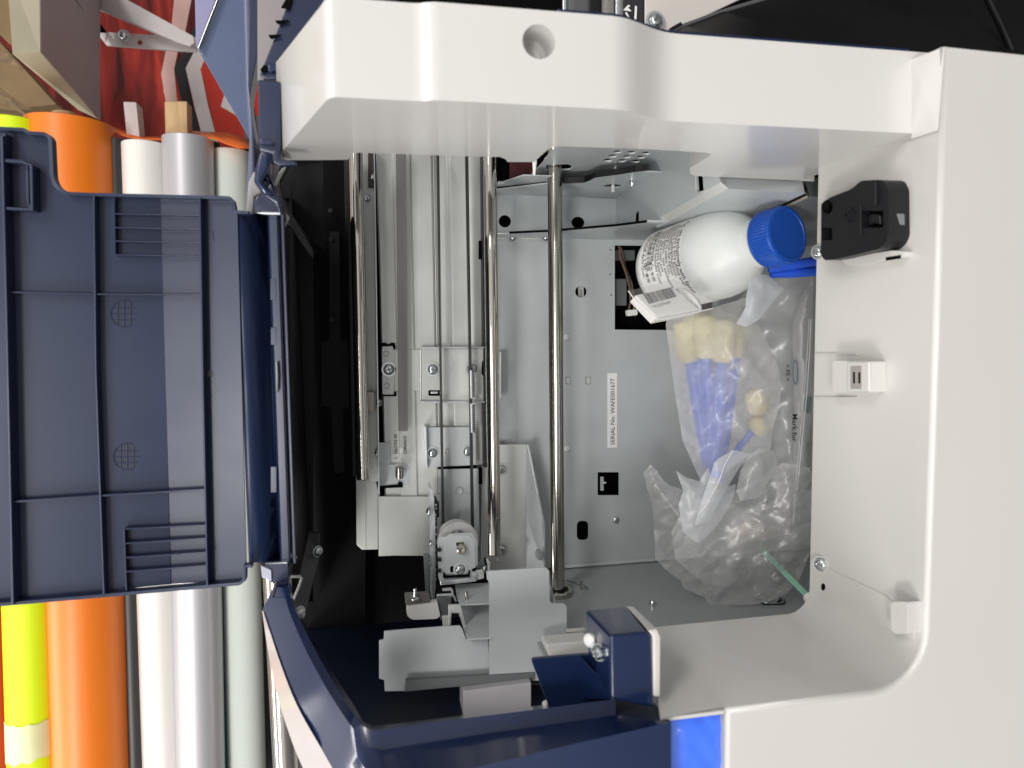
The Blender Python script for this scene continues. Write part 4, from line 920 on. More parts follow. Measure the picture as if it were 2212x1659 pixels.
e_ft = [(850, 1703), (1050, 1652), (1250, 1605), (1449, 1560)]
e_bt = [(850, 1900), (1050, 1850), (1250, 1800), (1449, 1750)]
rr = [[r3(q, .04) for q in o_dp[:6]] + [on(q, ('z', zc + .05)) for q in [(804, 1568)] + e_in],
      [r3(q, -.006) for q in o_in[:6]] + [on(q, ('z', zc)) for q in [(802, 1577)] + e_up],
      [r3(q, -.006) for q in o_hi[:5]] + [on((772, 1586), ('z', zc + .002)), on((792, 1612), ('z', zc - .004))] + [on(q, ('z', zc - .004)) for q in e_dn],
      [r3(q, .004) for q in o_mid[:5]] + [on((775, 1640), ('z', zc - .008)), on((808, 1690), ('z', zc - .025))] + [on(q, ('z', zc - .035)) for q in e_ft],
      [r3(q, .03) for q in o_out[:5]] + [on((725, 1672), ('z', zc + .02)), on((790, 1860), ('z', zc - .01))] + [on(q, ('z', zc - .035)) for q in e_bt]]
rr = [smooth_line(r_[:6], 5)[:-1] + r_[5:] for r_ in rr]; k = len(rr[0]); V = [tuple(p) for r_ in rr for p in r_]; Fc = [[a * k + i, a * k + i + 1, (a + 1) * k + i + 1, (a + 1) * k + i] for a in range(4) for i in range(k - 1)]
o_ = mesh('navy_rim', V, Fc, NAVYG, PR, smooth=True); o_.data.set_sharp_from_angle(angle=math.radians(42))
# right-hand end wall
pe = [on((1449, 1560), ('z', zc - .035)), on((1449, 1750), ('z', zc - .035)), on((1442, 1750), ('z', zc + .03)), on((1408, 1514), ('z', zc + .03)), on((1330, 1502), ('z', zc + .03))]
top_ = [on((1330, 1545), ('z', zc - .004)), on((1449, 1560), ('z', zc - .035)), on((1409, 1513), ('z', zc + .025)), on((1330, 1510), ('z', zc + .02))]
mesh('navy_end_cap', [tuple(p) for p in pe[:4]] + [tuple(p) for p in top_], [[0, 1, 2, 3], [4, 5, 6, 7]], mat('navy_satin', (.008, .016, .05), .5, spec=.2), PR)
# white outer shell beneath it
so = [(566, 1318), (578, 1400), (598, 1500), (630, 1600), (655, 1661), (690, 1740)]
si = [(570, 1322), (603, 1425), (640, 1520), (690, 1610), (722, 1662), (762, 1730)]
strip('outer_shell', smooth_line([on(q, ('z', rimz(q) + .07)) for q in so], 5), smooth_line([on(q, ('z', rimz(q) + .028)) for q in si], 5), mat('shell_plastic', (.46, .42, .41), .4, var=.02, coat=.2), PR, smooth=True)
# lower hinge post
gpl('lower_hinge_post', [(563, 1220), (600, 1218), (622, 1218), (624, 1258), (588, 1260), (566, 1240)], .545, NAVY, .02, .0015)
gpl('hinge_post_face', [(563, 1221), (586, 1232), (587, 1256), (566, 1248)], .543, mat('post_face_light', (.45, .46, .58), .3), .003, .0006)
gpl('rim_gutter', [(594, 1260), (623, 1258), (625, 1275), (618, 1296), (568, 1318), (580, 1290)], .542, NAVY, .006, .001)
tube('rim_bead', [r3(q, -.004) for q in ((599, 1258), (590, 1290), (618, 1290), (626, 1262))], .0008, NAVYG, PR, n=8)
gpl('hinge_leaf', [(572, 1217), (620, 1214), (622, 1218), (574, 1219)], .538, EDGE, .003, .0005)
gpl('hinge_spring_clip', [(628, 1195), (634, 1195), (636, 1206), (642, 1204), (640, 1212), (630, 1214)], .56, STEEL, .003, .0004)
# link arm
pa, pb = on((684, 1192), ('z', .66)), on((648, 1335), ('z', .56))
ARM = prism('lid_link_arm', [on(q, z_) for q, z_ in (((668, 1150), ('z', .68)), ((690, 1152), ('z', .68)), ((690, 1200), ('z', .66)), ((655, 1345), ('z', .56)), ((636, 1310), ('z', .57)), ((640, 1270), ('z', .59)))], (0, 0, .004), mat('link_arm_steel', (.045, .05, .05), .5, metal=.3, var=.1), PR, bev=.001)
screw(on((686, 1191), ('z', .655)), (.7, 0, -.7), .0045, PR, 1.2, phil=False); screw(on((647, 1326), ('z', .555)), (.8, 0, -.6), .0045, PR, 1.4, phil=False)
tube('link_wire', [on(q, ('z', .58)) for q in ((627, 1245), (648, 1245), (652, 1249), (648, 1262), (632, 1300))], .0011, GREYL, PR, n=10)
# navy block, tab and white flange at the front
xb = on((1407, 1362), ('z', .385))
blk = rnd([(1320, 1373, 0), (1395, 1365, 6), (1411, 1372, 8), (1413, 1514, 0), (1324, 1518, 0)], 2)
V = []
f0 = [on(q, ('z', .388)) for q in ((1318, 1373), (1396, 1364), (1408, 1374), (1412, 1440), (1414, 1530), (1320, 1512))]
bk = [on(q, ('z', .435)) for q in ((1264, 1316), (1352, 1310), (1362, 1318), (1368, 1400), (1370, 1480), (1270, 1430))]
n = 6; V = [tuple(p) for p in f0 + bk]; Fc = [[0, 1, 2, 3, 4, 5], [6, 7, 8, 9, 10, 11]] + [[i, (i + 1) % n, n + (i + 1) % n, n + i] for i in range(n)]
BK = mesh('navy_mount_block', V, Fc, NAVYG, PR, bev=.0022, seg=3)
g0 = [on(q, ('z', .386)) for q in ((1400, 1362), (1420, 1358), (1428, 1376), (1427, 1505), (1412, 1505), (1411, 1376))]
gb = [on(q, ('z', .437)) for q in ((1352, 1309), (1368, 1309), (1376, 1320), (1378, 1470), (1366, 1470), (1362, 1320))]
V = [tuple(p) for p in g0 + gb]; mesh('white_flange', V, Fc, WHITE, PR, bev=.0012, seg=3)
plate('mount_tab', rnd([(1147, 1424, 10), (1262, 1414, 0), (1320, 1414, 0), (1320, 1508, 0), (1185, 1525, 0)], 4), ('z', .432), NAVYG, PR, th=.003, bev=.0008)
prism('tab_side', [on((1250, 1414), ('z', .432)), on((1320, 1490), ('z', .400)), on((1320, 1512), ('z', .405)), on((1250, 1510), ('z', .435))], (0, 0, .003), NAVYG, PR, bev=.0008)
screw(on((1294, 1409), ('z', .405)), (-.75, -.1, -.65), .0042, PR, 1.3, h=.004)
lathe('nylon_rivet', [(0, .0045), (.002, .0045), (.0034, .003), (.0038, 0)], on((1276, 1382), ('z', .42)), (-.8, 0, -.6), LABEL, PR, n=24)
lathe('nylon_rivet', [(0, .002), (.003, .002), (.0034, 0)], on((1182, 1518), ('z', .44)), (-.8, 0, -.6), LABEL, PR, n=16)
gpl('grey_post', [(1100, 1530), (1150, 1526), (1195, 1500), (1195, 1540), (1100, 1550)], .62, GREYD, .003)
# ================================================================ real right: print area behind the rail
gpl('media_panel', [(1394, -40), (1680, -40), (1478, 56), (1470, 90), (1440, 82), (1394, 56)], .62, mat('cream_panel', (.66, .62, .58), .4, var=.02), .003)
screw(on((1416, 46), ('z', .617)), (0, 0, -1), .0062, PR, 1.5)
gpl('print_label_strip', [(1346, -420), (1394, -420), (1394, 56), (1346, 48)], .625, mat('black_label_strip', (.03, .026, .032), .4), .003)
for pts in ([(1346, 22), (1357, 10), (1362, 13), (1357, 16), (1364, 24), (1360, 24)], [(1354, 26), (1362, 41), (1370, 43), (1372, 12), (1376, 14), (1375, 46), (1360, 43), (1350, 27)], [(1380, 45), (1392, 50), (1392, 53), (1379, 48)]):
    gpl('arrow_marking', pts, .6215, LABEL, .0004, 0)
gpl('textured_roller', [(1305, -420), (1330, -420), (1330, 60), (1305, 60)], .63, mat('grit_roller', (.20, .19, .18), .8, var=.5, vscale=900), .01, .003)
gpl('roller_gap_strip', [(1330, -420), (1347, -420), (1347, 60), (1330, 60)], .632, EDGE, .003)
gpl('dark_media_guide', [(1273, -420), (1306, -420), (1306, 60), (1273, 60)], .64, BLACK, .003)
gpl('grey_media_guide', [(1236, -420), (1274, -420), (1274, 60), (1236, 60)], .645, mat('guide_grey', (.10, .10, .105), .4, var=.1), .003)
gpl('bright_media_rail', [(1216, -420), (1224, -420), (1224, 60), (1216, 60)], .643, EDGE, .003)
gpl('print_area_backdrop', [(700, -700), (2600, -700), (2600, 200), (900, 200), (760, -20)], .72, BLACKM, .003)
gpl('grey_guide_line', [(1224, -420), (1237, -420), (1237, 60), (1224, 60)], .648, GREYD, .003)
TI = mat('take_up_black', (.006, .006, .007), .45, var=.2, spec=.2)
strip('black_front_cover', [on(q, ('z', .60)) for q in ((1447, 72), (1478, 54), (1560, 22), (1680, -12), (1740, -40))], [on(q, ('z', .48)) for q in ((1447, 90), (1500, 96), (1700, 112), (2000, 130), (2250, 140))], TI, PR, smooth=True)
tube('front_cover_rim', [on(q, ('z', .598)) for q in ((1450, 72), (1478, 56), (1560, 26), (1680, -10), (1740, -40))], .0022, mat('rim_dark_grey', (.10, .10, .105), .4), PR, n=10)
gpl('cover_lug', [(1447, 60), (1472, 46), (1476, 54), (1460, 66), (1448, 72)], .596, BLACK, .004)
strip('black_inner_wall', [on(q, ('z', .66)) for q in ((1740, -60), (2300, -60))], [on(q, ('z', .50)) for q in ((1760, 150), (2300, 150))], TI, PR)
tube('inner_cover_bead', [on(q, ('z', .53)) for q in ((2128, -20), (2142, 12), (2162, 52), (2184, 102), (2192, 130))], .0035, TI, PR, n=10)
gpl('navy_trim_block', [(1560, 96), (1600, 78), (1640, 80), (1700, 96), (1700, 110), (1560, 104)], .45, NAVYG, .02)
gpl('clear_corner_tab', [(1926, 126), (1945, 116), (1972, 111), (1972, 130)], .43, mat('grey_corner_tab', (.30, .29, .30), .4), .002)
# ================================================================ things stored in the compartment
# ---- bottle
cf = on((1703, 505), ('z', .553)); cb = on((1432, 588), ('z', .705)); bd = (cb - cf).normalized(); L = (cb - cf).length
BT = thing('solvent_bottle', cb, 'milky white plastic bottle with a blue screw cap lying in the open compartment', 'bottle')
R_ = .0425
prof = [(.018, .0195), (.026, .0200), (.0265, .0228), (.0295, .0228), (.030, .0215), (.037, .0222), (.046, .0290), (.056, .0365), (.068, .0408), (.080, R_), (L - .010, R_), (L - .002, R_ - .004), (L, R_ - .010), (L, 0)]
lathe('bottle_body', prof, cf, bd, BOTTLE, BT, n=96, sharp=60)
NR = 60; rc = .0252
V, Fc = [], []
d_, u_, v_ = frame_of(bd)
def ring(t, fr):
    for k in range(NR * 2):
        a = math.pi * k / NR; r_ = fr + (.0006 if k % 2 else -.0003) * (1 if .003 < t < .0195 else 0); V.append(tuple(cf + bd * t + (u_ * math.cos(a) + v_ * math.sin(a)) * r_))
pr_ = [(.0008, .0208), (0, .0213), (0, .0234), (.0008, .0247), (.0028, rc), (.0030, rc), (.0032, rc - .0004), (.019, rc), (.0196, rc), (.0198, rc + .0004), (.0225, rc + .0004), (.0228, rc - .002), (.0228, .015)]
for t, r_ in pr_: ring(t, r_)
m2 = NR * 2
for i in range(len(pr_) - 1):
    for k in range(m2): Fc.append([i * m2 + k, i * m2 + (k + 1) % m2, (i + 1) * m2 + (k + 1) % m2, (i + 1) * m2 + k])
CP = mesh('bottle_cap', V, Fc, CAPB, BT, smooth=True); CP.data.set_sharp_from_angle(angle=math.radians(32))
lathe('cap_disc', [(.0006, 0), (.0006, .0205), (.0009, .0209)], cf, bd, CAPB, CP, n=64, sharp=15)
lathe('cap_pip', [(.0002, 0), (.0002, .0005), (.0009, .0007)], cf, bd, CAPB, CP, n=8)
# label wrapped round the body. theta measured so that 0 faces the lens
tl = (-cf - bd * (-cf).dot(bd)).normalized(); tw = bd.cross(tl).normalized()
def cyl(t, s, r_): a = s / R_; return cf + bd * t + (tl * math.cos(a) + tw * math.sin(a)) * r_
V, Fc = [], []; N = 60; t0, t1 = .088, L - .012
for i in range(N + 1):
    s = -.075 + .135 * i / N
    V += [tuple(cyl(t0, s, R_ + .00025)), tuple(cyl(t1, s, R_ + .00025))]
for i in range(N): Fc.append([2 * i, 2 * i + 1, 2 * i + 3, 2 * i + 2])
LB = mesh('bottle_label', V, Fc, LABEL, BT, smooth=True, recalc=False)
lines = [("For use exclusively with Epson", 1.12), ("est destiné à être utilisé avec", 1), ("encres à solvants Epson.", 1), ("ausschließlich für Epson", 1), ("inchiostro va usato con", 1), ("solventi Epson.  uso exclusivo con", 1),
         ("Utilizar para usar con", 1), ("tintas solventes Epson.", 1), ("Uitsluitend bedoeld voor", 1), ("предназначен  с", .9), ("爱普生正品溶剂墨水专用", .9), ("專用於溶劑墨水機用", .9), ("インクジェット機種専用", .9), ("URF-SOEP-4670-Quon", .9)]
sgn = 1 if proj(cyl(.12, .02, R_))[1] > proj(cyl(.12, 0, R_))[1] else -1
step_ = (t1 - t0 - .006) / len(lines)
for i, (s_, k_) in enumerate(lines):
    tt = t0 + .0055 + i * step_
    def wp(x, y, tt=tt): return cyl(tt - y, sgn * (x - .050 + .002 * math.sin(i)), R_ + .0004)
    try: text3('label_text', s_, (0, 0, 0), (1, 0, 0), (0, 1, 0),   .0058 * k_, INK, LB, warp=wp, bold=.00010 if i == 0 else .00003)
    except Exception as ex: print('text', ex)
# ---- leaflet in a clear sleeve
zs = ('g', tuple(Vector((.35, -.45, 1)).normalized()), 0)
nL = Vector((-.15, .55, 1)).normalized(); pL0 = on((1440, 650), ('z', .585)); cL = nL.dot(pL0); LPq = ('g', tuple(nL), cL)
LF = thing('folded_leaflet', on((1440, 650), ('z', .60)), 'folded white leaflet with a barcode in a clear plastic sleeve leaning on the bottle', 'leaflet')
a0, a1, a2, a3 = [on(q, LPq) for q in ((1371, 637), (1456, 620), (1513, 668), (1418, 686))]
V, Fc = prism3([[a0, a1, a2, a3]], nL * .012)
PAPER = mat('leaflet_paper', (.80, .79, .76), .6, var=.02)
mesh('leaflet_body', V, Fc, PAPER, LF, bev=.0015, seg=3)
uu = (a1 - a0).normalized()
# coiled end of the folded paper
e0, e1 = on((1463, 618), LPq), on((1513, 668), LPq); ax = (e1 - e0); eu = ax.normalized(); Ew = ax.length / 2; ec = (e0 + e1) / 2 + nL * .006 + (a1 - a0).normalized() * .001
en = (a1 - a0).normalized()
for k in range(5):
    f_ = 1 - k * .2; pts = [ec + eu * Ew * f_ * math.cos(t) + nL * .0085 * f_ * math.sin(t) for t in [i * math.pi / 12 for i in range(25)]]
    o_ = strip('paper_fold', pts, [p + en * (.004 - .0006 * k) for p in pts], PAPER, LF, solid=.0003, smooth=True)
rg = random.Random(5)
for k in range(26):
    t = rg.uniform(0, 6.28); f_ = rg.choice((.9, .7, .5, .3)); p = ec + eu * Ew * f_ * math.cos(t) + nL * .0085 * f_ * math.sin(t) + en * .0043
    prism('paper_print', [p, p + eu * .0014, p + eu * .0014 + nL * .0003, p + nL * .0003], en * .0001, INK, LF)
# barcode
V, Fc = [], []; bu = (on((1454, 640), LPq) - on((1390, 657), LPq)); bl = bu.length; bu.normalize(); b0 = on((1389, 636), LPq) - nL * .0002
bv = (on((1402, 657), LPq) - on((1389, 636), LPq)); x = 0
while x < bl * .95:
    wq = rg.choice((.0003, .0005, .0008)); p = b0 + bu * x; prism3([[p, p + bu * wq, p + bu * wq + bv, p + bv]], -nL * .00005, V, Fc); x += wq + rg.choice((.0003, .0004, .0007))
mesh('barcode', V, Fc, INK, LF, weld=False)
text3('barcode_number', '*412537605*', on((1411, 666), LPq) - nL * .0002, bu, -bv, .0040, INK, LF)
lfz = lambda x, y: on((x, y), LPq).z - .009
bag('clear_sleeve', [(1357, 628), (1400, 618), (1456, 602), (1472, 612), (1500, 625), (1540, 640), (1555, 655), (1528, 668), (1480, 678), (1425, 690), (1414, 686), (1374, 650)], lfz, film('sleeve_film', (.9, .9, .9), .10, .03, .5, .18, .1), LF, bulge=.003, crump=.0010, step=6, seed=11, two=False)
tube('sleeve_seam', [on(q, ('g', tuple(nL), cL - .004)) for q in ((1357, 628), (1374, 652), (1414, 687), (1430, 690), (1480, 680), (1540, 666))], .0005, LABEL, LF, n=6)
# ---- foam swabs
def swab(head, tail, zh, zt, label, grp, rh=.0125, hl=.042, flat_=False):
    a, b_ = on(head, ('z', zh)), on(tail, ('z', zt)); d = (b_ - a).normalized(); Ls = (b_ - a).length
    T_ = thing('foam_swab', a, label, 'swab', grp)
    lathe('swab_head', [(-.004, 0), (-.0035, rh * .6), (-.001, rh * .92), (.004, rh), (hl * .75, rh), (hl * .93, rh * .8), (hl, rh * .3), (hl, 0)], a, d, FOAM, T_, n=28, sharp=80)
    lathe('swab_handle', [(hl - .006, 0), (hl - .006, .0060), (hl + .02, .0070), (Ls * .6, .0065), (Ls, .0055), (Ls + .0005, 0)], a, d, BLUEH, T_, n=20)
    return T_
G = 'foam swabs in the frosted bag'
swab((1478, 702), (1530, 1010), .692, .676, 'foam swab in the frosted bag nearest the back plate, cream head up', G)
swab((1522, 690), (1538, 1020), .672, .668, 'second foam swab from the back plate inside the frosted bag', G)
swab((1565, 698), (1546, 1030), .662, .658, 'foam swab in the middle of the frosted bag with cream head and long blue handle', G)
swab((1596, 690), (1553, 1040), .672, .668, 'foam swab leaning behind the middle one in the frosted bag', G, .0115)
swab((1500, 684), (1530, 1000), .688, .676, 'foam swab lying deepest against the back plate in the frosted bag', G, .0115)
T_ = thing('foam_swab', on((1635, 865), ('z', .605)), 'loose cream foam swab tip showing brightest at the middle of the frosted bag', 'swab', G)
lathe('swab_head', [(-.012, 0), (-.011, .007), (-.004, .0108), (.008, .0112), (.013, .009), (.015, 0)], on((1632, 866), ('z', .645)), (.35, .8, 0), FOAM, T_, n=28, sharp=80)
T_ = thing('foam_swab', on((1640, 915), ('z', .612)), 'cream foam swab tip just below the brightest one in the frosted bag', 'swab', G)
lathe('swab_head', [(-.010, 0), (-.009, .006), (-.002, .0095), (.008, .0095), (.012, .006), (.013, 0)], on((1638, 918), ('z', .650)), (.5, .5, 0), FOAM, T_, n=28, sharp=80)
lathe('swab_handle', [(0, .003), (.06, .004), (.0605, 0)], on((1630, 925), ('z', .652)), (-.55, .8, .2), BLUEH, T_, n=16)
TORN = film('torn_film', (.86, .88, .92), .46, .30, .3, .3)
# ---- frosted swab bag
FB = thing('frosted_bag', on((1560, 850), ('z', .66)), 'long frosted plastic bag of blue handled foam swabs standing below the bottle', 'bag')
fz = lambda x, y: .66 - .00022 * (x - 1560) * 1.2
bag('bag_film', [(1438, 702), (1440, 690), (1475, 680), (1530, 668), (1560, 658), (1590, 650), (1615, 640), (1625, 680), (1645, 712), (1668, 760), (1684, 800), (1688, 840), (1682, 885), (1668, 930), (1664, 972), (1620, 985), (1580, 1010), (1552, 1045), (1518, 1046), (1500, 1010), (1474, 950), (1458, 850), (1446, 760)], fz, FROST, FB, bulge=.030, crump=.0040, step=5, seed=2)
bag('bag_flap', [(1621, 594), (1642, 592), (1660, 595), (1694, 624), (1676, 645), (1640, 690), (1612, 706), (1590, 700), (1610, 665), (1612, 640)], lambda x, y: .600, MILKY, FB, bulge=.004, crump=.003, step=6, seed=4, two=False)
bag('bag_torn_edge', [(1543, 1000), (1552, 990), (1584, 972), (1600, 975), (1618, 980), (1628, 985), (1612, 998), (1600, 1006), (1572, 1052), (1545, 1100), (1532, 1128), (1500, 1135), (1516, 1080)], lambda x, y: .598, TORN, FB, bulge=.004, crump=.0015, step=6, seed=5, two=False)
bag('bag_torn_edge', [(1460, 1016), (1480, 1030), (1510, 1040), (1530, 1010), (1545, 1060), (1590, 1045), (1585, 1075), (1550, 1135), (1508, 1175), (1475, 1150), (1466, 1090), (1476, 1060)], lambda x, y: .612, TORN, FB, bulge=.008, crump=.003, step=6, seed=6, two=False)
bag('bag_torn_edge', [(1590, 1060), (1600, 1015), (1618, 985), (1640, 968), (1672, 974), (1680, 1000), (1660, 1040), (1640, 1075), (1600, 1082)], lambda x, y: .615, FROST, FB, bulge=.012, crump=.003, step=6, seed=8, two=False)
tube('crease_glint', [on(q, ('z', .593)) for q in ((1583, 973), (1566, 1003), (1553, 1040), (1528, 1088), (1508, 1112))], .0004, LABEL, FB, n=6)  # white thread drawn in as the crisp highlight along the crease
# ---- crumpled clear bag
CBG = thing('crumpled_bag', on((1580, 1180), ('z', .66)), 'crumpled clear plastic bag bulging in the real lower left corner of the compartment', 'bag')
ol = [(1390, 1020), (1405, 1004), (1418, 1015), (1428, 1032), (1445, 1048), (1472, 1056), (1500, 1080), (1560, 1075), (1610, 1050), (1640, 1030), (1690, 1000), (1730, 1005), (1757, 1012), (1757, 1100), (1756, 1180), (1742, 1215), (1724, 1258), (1695, 1286), (1668, 1297), (1628, 1306), (1570, 1308), (1529, 1304), (1521, 1290), (1476, 1271), (1470, 1255), (1440, 1232), (1416, 1208), (1414, 1170), (1412, 1120), (1408, 1085), (1398, 1055)]
bag('bag_film', ol, lambda x, y: .648 - .00020 * (x - 1580), CLEAR, CBG, bulge=.030, crump=.0065, step=4.5, seed=21)
bag('inner_bag', [(1470, 1110), (1540, 1080), (1620, 1100), (1650, 1150), (1640, 1220), (1590, 1270), (1520, 1260), (1460, 1210), (1450, 1150)], lambda x, y: .655, FROST, CBG, bulge=.02, crump=.006, step=7, seed=22, two=False)
bag('inner_bag', [(1600, 1110), (1640, 1090), (1690, 1100), (1735, 1120), (1750, 1170), (1735, 1200), (1690, 1180), (1655, 1195), (1620, 1170)], lambda x, y: .625, CLEAR, CBG, bulge=.02, crump=.007, step=5, seed=23, two=False)
SW = thing('foam_wad', on((1630, 1150), ('z', .64)), 'pale peach foam wad seen through the crumpled clear bag', 'foam')
o_ = bag('foam_lump', [(1575, 1150), (1600, 1120), (1650, 1125), (1670, 1150), (1655, 1175), (1620, 1180), (1590, 1172)], lambda x, y: .655, mat('peach_foam', (.62, .52, .44), .8), SW, bulge=.014, crump=.002, step=7, seed=24)
# ---- large zip bag with printed marks
ZB = thing('printed_zip_bag', on((1700, 850), ('z', .63)), 'tall clear zip bag printed >PE< and Mark for, behind the frosted bag at the sill', 'bag')
bag('bag_film', [(1560, 690), (1600, 640), (1640, 605), (1700, 585), (1757, 582), (1757, 800), (1757, 1040), (1745, 1150), (1700, 1130), (1670, 1040), (1640, 960), (1600, 860)], lambda x, y: .655 - .0002 * (x - 1690), FROST, ZB, bulge=.012, crump=.003, step=8, seed=31, two=False)
bag('bag_gusset', [(1712, 700), (1730, 640), (1757, 600), (1757, 1010), (1735, 1040), (1712, 1060), (1716, 900)], lambda x, y: .620 - .0002 * (x - 1730), CLEAR, ZB, bulge=.006, crump=.002, step=7, seed=32, two=False)
tube('zip_seam', [on(q, ('z', .612)) for q in ((1748, 690), (1744, 760), (1738, 850), (1728, 950), (1718, 1060), (1714, 1130))], .0006, GREYL, ZB, n=8)
tube('zip_seam', [on(q, ('z', .612)) for q in ((1752, 690), (1749, 760), (1743, 850), (1733, 950), (1722, 1060))], .0005, LABEL, ZB, n=8)
dn, rt = Vector((0, 1, 0)), Vector((1, 0, 0))
text3('bag_print', '> PE <', on((1698, 787), ('z', .618)), dn, rt, .0062, INK, ZB, bold=.00008)
text3('bag_print', 'Mark for', on((1712, 894), ('z', .612)), dn, rt, .0078, INK, ZB, bold=.0001)
text3('bag_print', '_ _.. .', on((1704, 890), ('z', .612)), dn, rt, .0052, INK, ZB)
tube('printed_ring', [on((1718 + 5 * math.cos(a), 804 + 26 * math.sin(a)), ('z', .6175)) for a in [i * .42 for i in range(16)]], .0007, mat('grey_blue_print', (.16, .20, .24), .5), ZB, n=6)
# ---- blue tool handles under the cap, green stick, green pouch
B1 = thing('blue_plastic_handle', on((1700, 590), ('z', .60)), 'blue plastic handle poking out under the bottle cap, upper of two', 'handle', 'blue handles under the bottle cap')
tube('blue_grip', [on((1660, 582), ('z', .605)), on((1700, 574), ('z', .600)), on((1785, 560), ('z', .60))], [.0035, .0045, .0045], BLUEH, B1)
B2 = thing('blue_plastic_handle', on((1700, 590), ('z', .60)), 'blue plastic handle poking out under the bottle cap, lower of two', 'handle', 'blue handles under the bottle cap')
tube('blue_grip', [on((1664, 594), ('z', .61)), on((1710, 590), ('z', .605)), on((1785, 584), ('z', .605))], [.003, .0045, .005], BLUEH, B2)
SK = thing('cleaning_stick', on((1700, 1240), ('z', .60)), 'pale green cleaning stick with a white tip below the crumpled bag', 'stick')
a, b_ = on((1638, 1178), ('z', .655)), on((1748, 1290), ('z', .568)); d = (b_ - a).normalized()
s_ = d.cross(Vector((0, 0, 1))).normalized()
prism('stick_shaft', [a + s_ * .0035, b_ + s_ * .0035, b_ - s_ * .0035, a - s_ * .0035], (0, 0, .004), GREENP, SK, bev=.0008)
lathe('stick_tip', [(-.002, .003), (0, .0055), (.010, .0070), (.018, .0065), (.020, 0)], b_ + Vector((0, 0, .002)) + d * .001, d, LABEL, SK, n=20)
GPc = thing('green_pouch', on((1745, 990), ('z', .64)), 'dull green packet standing behind the zip bag at the sill', 'packet')
bag('pouch_skin', [(1735, 960), (1757, 900), (1757, 1060), (1738, 1060)], lambda x, y: .645, mat('dull_green_film', (.22, .27, .19), .5, var=.2), GPc, bulge=.006, crump=.002, step=8, seed=41, two=True)
TL = thing('teal_packet', on((1747, 880), ('z', .64)), 'small teal packet seen through the zip bag', 'packet')
plate('teal_card', rnd([(1738, 860), (1754, 856), (1752, 892), (1738, 890)], 2), ('z', .640), mat('teal_card_paper', (.10, .22, .24), .5), TL, th=.001)
# ---- blue ink pouch in the front notch
INKP = thing('blue_ink_pouch', on((1500, 1600), ('z', .40)), 'glossy bright blue pouch showing in the notch of the white front cover', 'pouch')
bag('pouch_skin', [(1430, 1535), (1500, 1530), (1600, 1530), (1600, 1760), (1430, 1760)], lambda x, y: .386, mat('blue_pouch_film', (.055, .17, .86), .25, var=.12, vscale=30, coat=.5), INKP, bulge=.004, crump=.0015, step=10, seed=51, two=True)
# ================================================================ what stands behind the printer
def gs(name, label, cat, z, y, group=None): return thing(name, on((300, y), ('z', z)), label, cat, group)
def roll(name, label, cx_top, cx_bot, y_top, hw, z, m, y_bot=1760, grp='vinyl rolls on the rack behind the printer', core=None, extra=None):
    a = on((cx_top, y_top), ('z', z)); b_ = on((cx_bot, y_bot), ('z', z)); R_ = hw * z / F
    T_ = thing(name, b_, label, 'vinyl roll', grp); d = (b_ - a).normalized(); L = (b_ - a).length
    lathe('roll_sheet', [(0, R_ * .55), (0, R_ - .002), (.0015, R_), (L, R_), (L, R_ * .55)], a, d, m, T_, n=72)
    lathe('cardboard_core', [(.001, R_ * .5), (.001, R_ * .56), (L, R_ * .56), (L, R_ * .5), (.001, R_ * .5)], a, d, mat('core_board', (.40, .30, .19), .8), T_, n=32)
    return T_, a, b_, R_, d
def vm(name, c, r=.28, **k): return mat(name, c, r + .14, var=.06, vscale=6, stretch=(.12, 1, 1), rvar=.03, **k)
roll('vinyl_roll', 'dark red vinyl roll at the far real top of the rack', -30, -6, 1100, 34, 1.36, vm('red_vinyl', (.45, .02, .015)))
Yr = roll('vinyl_roll', 'fluorescent yellow vinyl roll held with masking tape', 34, 78, 262, 46, 1.34, vm('yellow_vinyl', (.66, .86, .0), .45, emit=None), )
roll('vinyl_roll', 'large orange vinyl roll between the yellow and black rolls', 152, 198, 268, 76, 1.37, vm('orange_vinyl', (.80, .19, .012), .25))
roll('vinyl_roll', 'slim black vinyl roll beside the orange roll', 250, 299, 302, 22, 1.38, vm('black_vinyl', (.03, .028, .03), .25))
roll('vinyl_roll', 'matt white vinyl roll beside the black roll', 313, 359, 312, 41, 1.37, vm('white_vinyl', (.74, .71, .67), .5))
roll('vinyl_roll', 'silver grey vinyl roll with the wooden stick through it', 406, 436, 300, 47, 1.36, vm('silver_vinyl', (.47, .46, .48), .25, metal=.35))
roll('vinyl_roll', 'slim teal vinyl roll half hidden behind the silver roll', 445, 486, 308, 26, 1.42, vm('teal_vinyl', (.05, .22, .19), .35))
roll('vinyl_roll', 'pale green grey paper roll nearest the printer', 497, 536, 328, 38, 1.40, vm('pale_paper', (.55, .59, .54), .6))
T_ = Yr[0]; a, b_, R_, d = Yr[1:]
c0 = on((60, 1546), ('z', 1.34 - .04)); c0 = a + d * ((on((73, 1580), ('z', 1.34)) - a).dot(d))
V, Fc = [], []; d2, u_, v_ = frame_of(d); tl_ = (-c0 - d * (-c0).dot(d)).normalized(); tw_ = d.cross(tl_)
for i in range(25):
    s_ = -1.5 + 3.0 * i / 24; wob = .003 * math.sin(i * 1.3); 
    V += [tuple(c0 + d * (-.033 + wob * .5) + (tl_ * math.cos(s_) + tw_ * math.sin(s_)) * (R_ + .0012)), tuple(c0 + d * (.033 - wob + .008 * (s_ / 1.5)) + (tl_ * math.cos(s_) + tw_ * math.sin(s_)) * (R_ + .0012))]
mesh('masking_tape', V, [[2 * i, 2 * i + 1, 2 * i + 3, 2 * i + 2] for i in range(24)], mat('masking_tape_paper', (.72, .72, .40), .6, var=.06), T_, smooth=True)
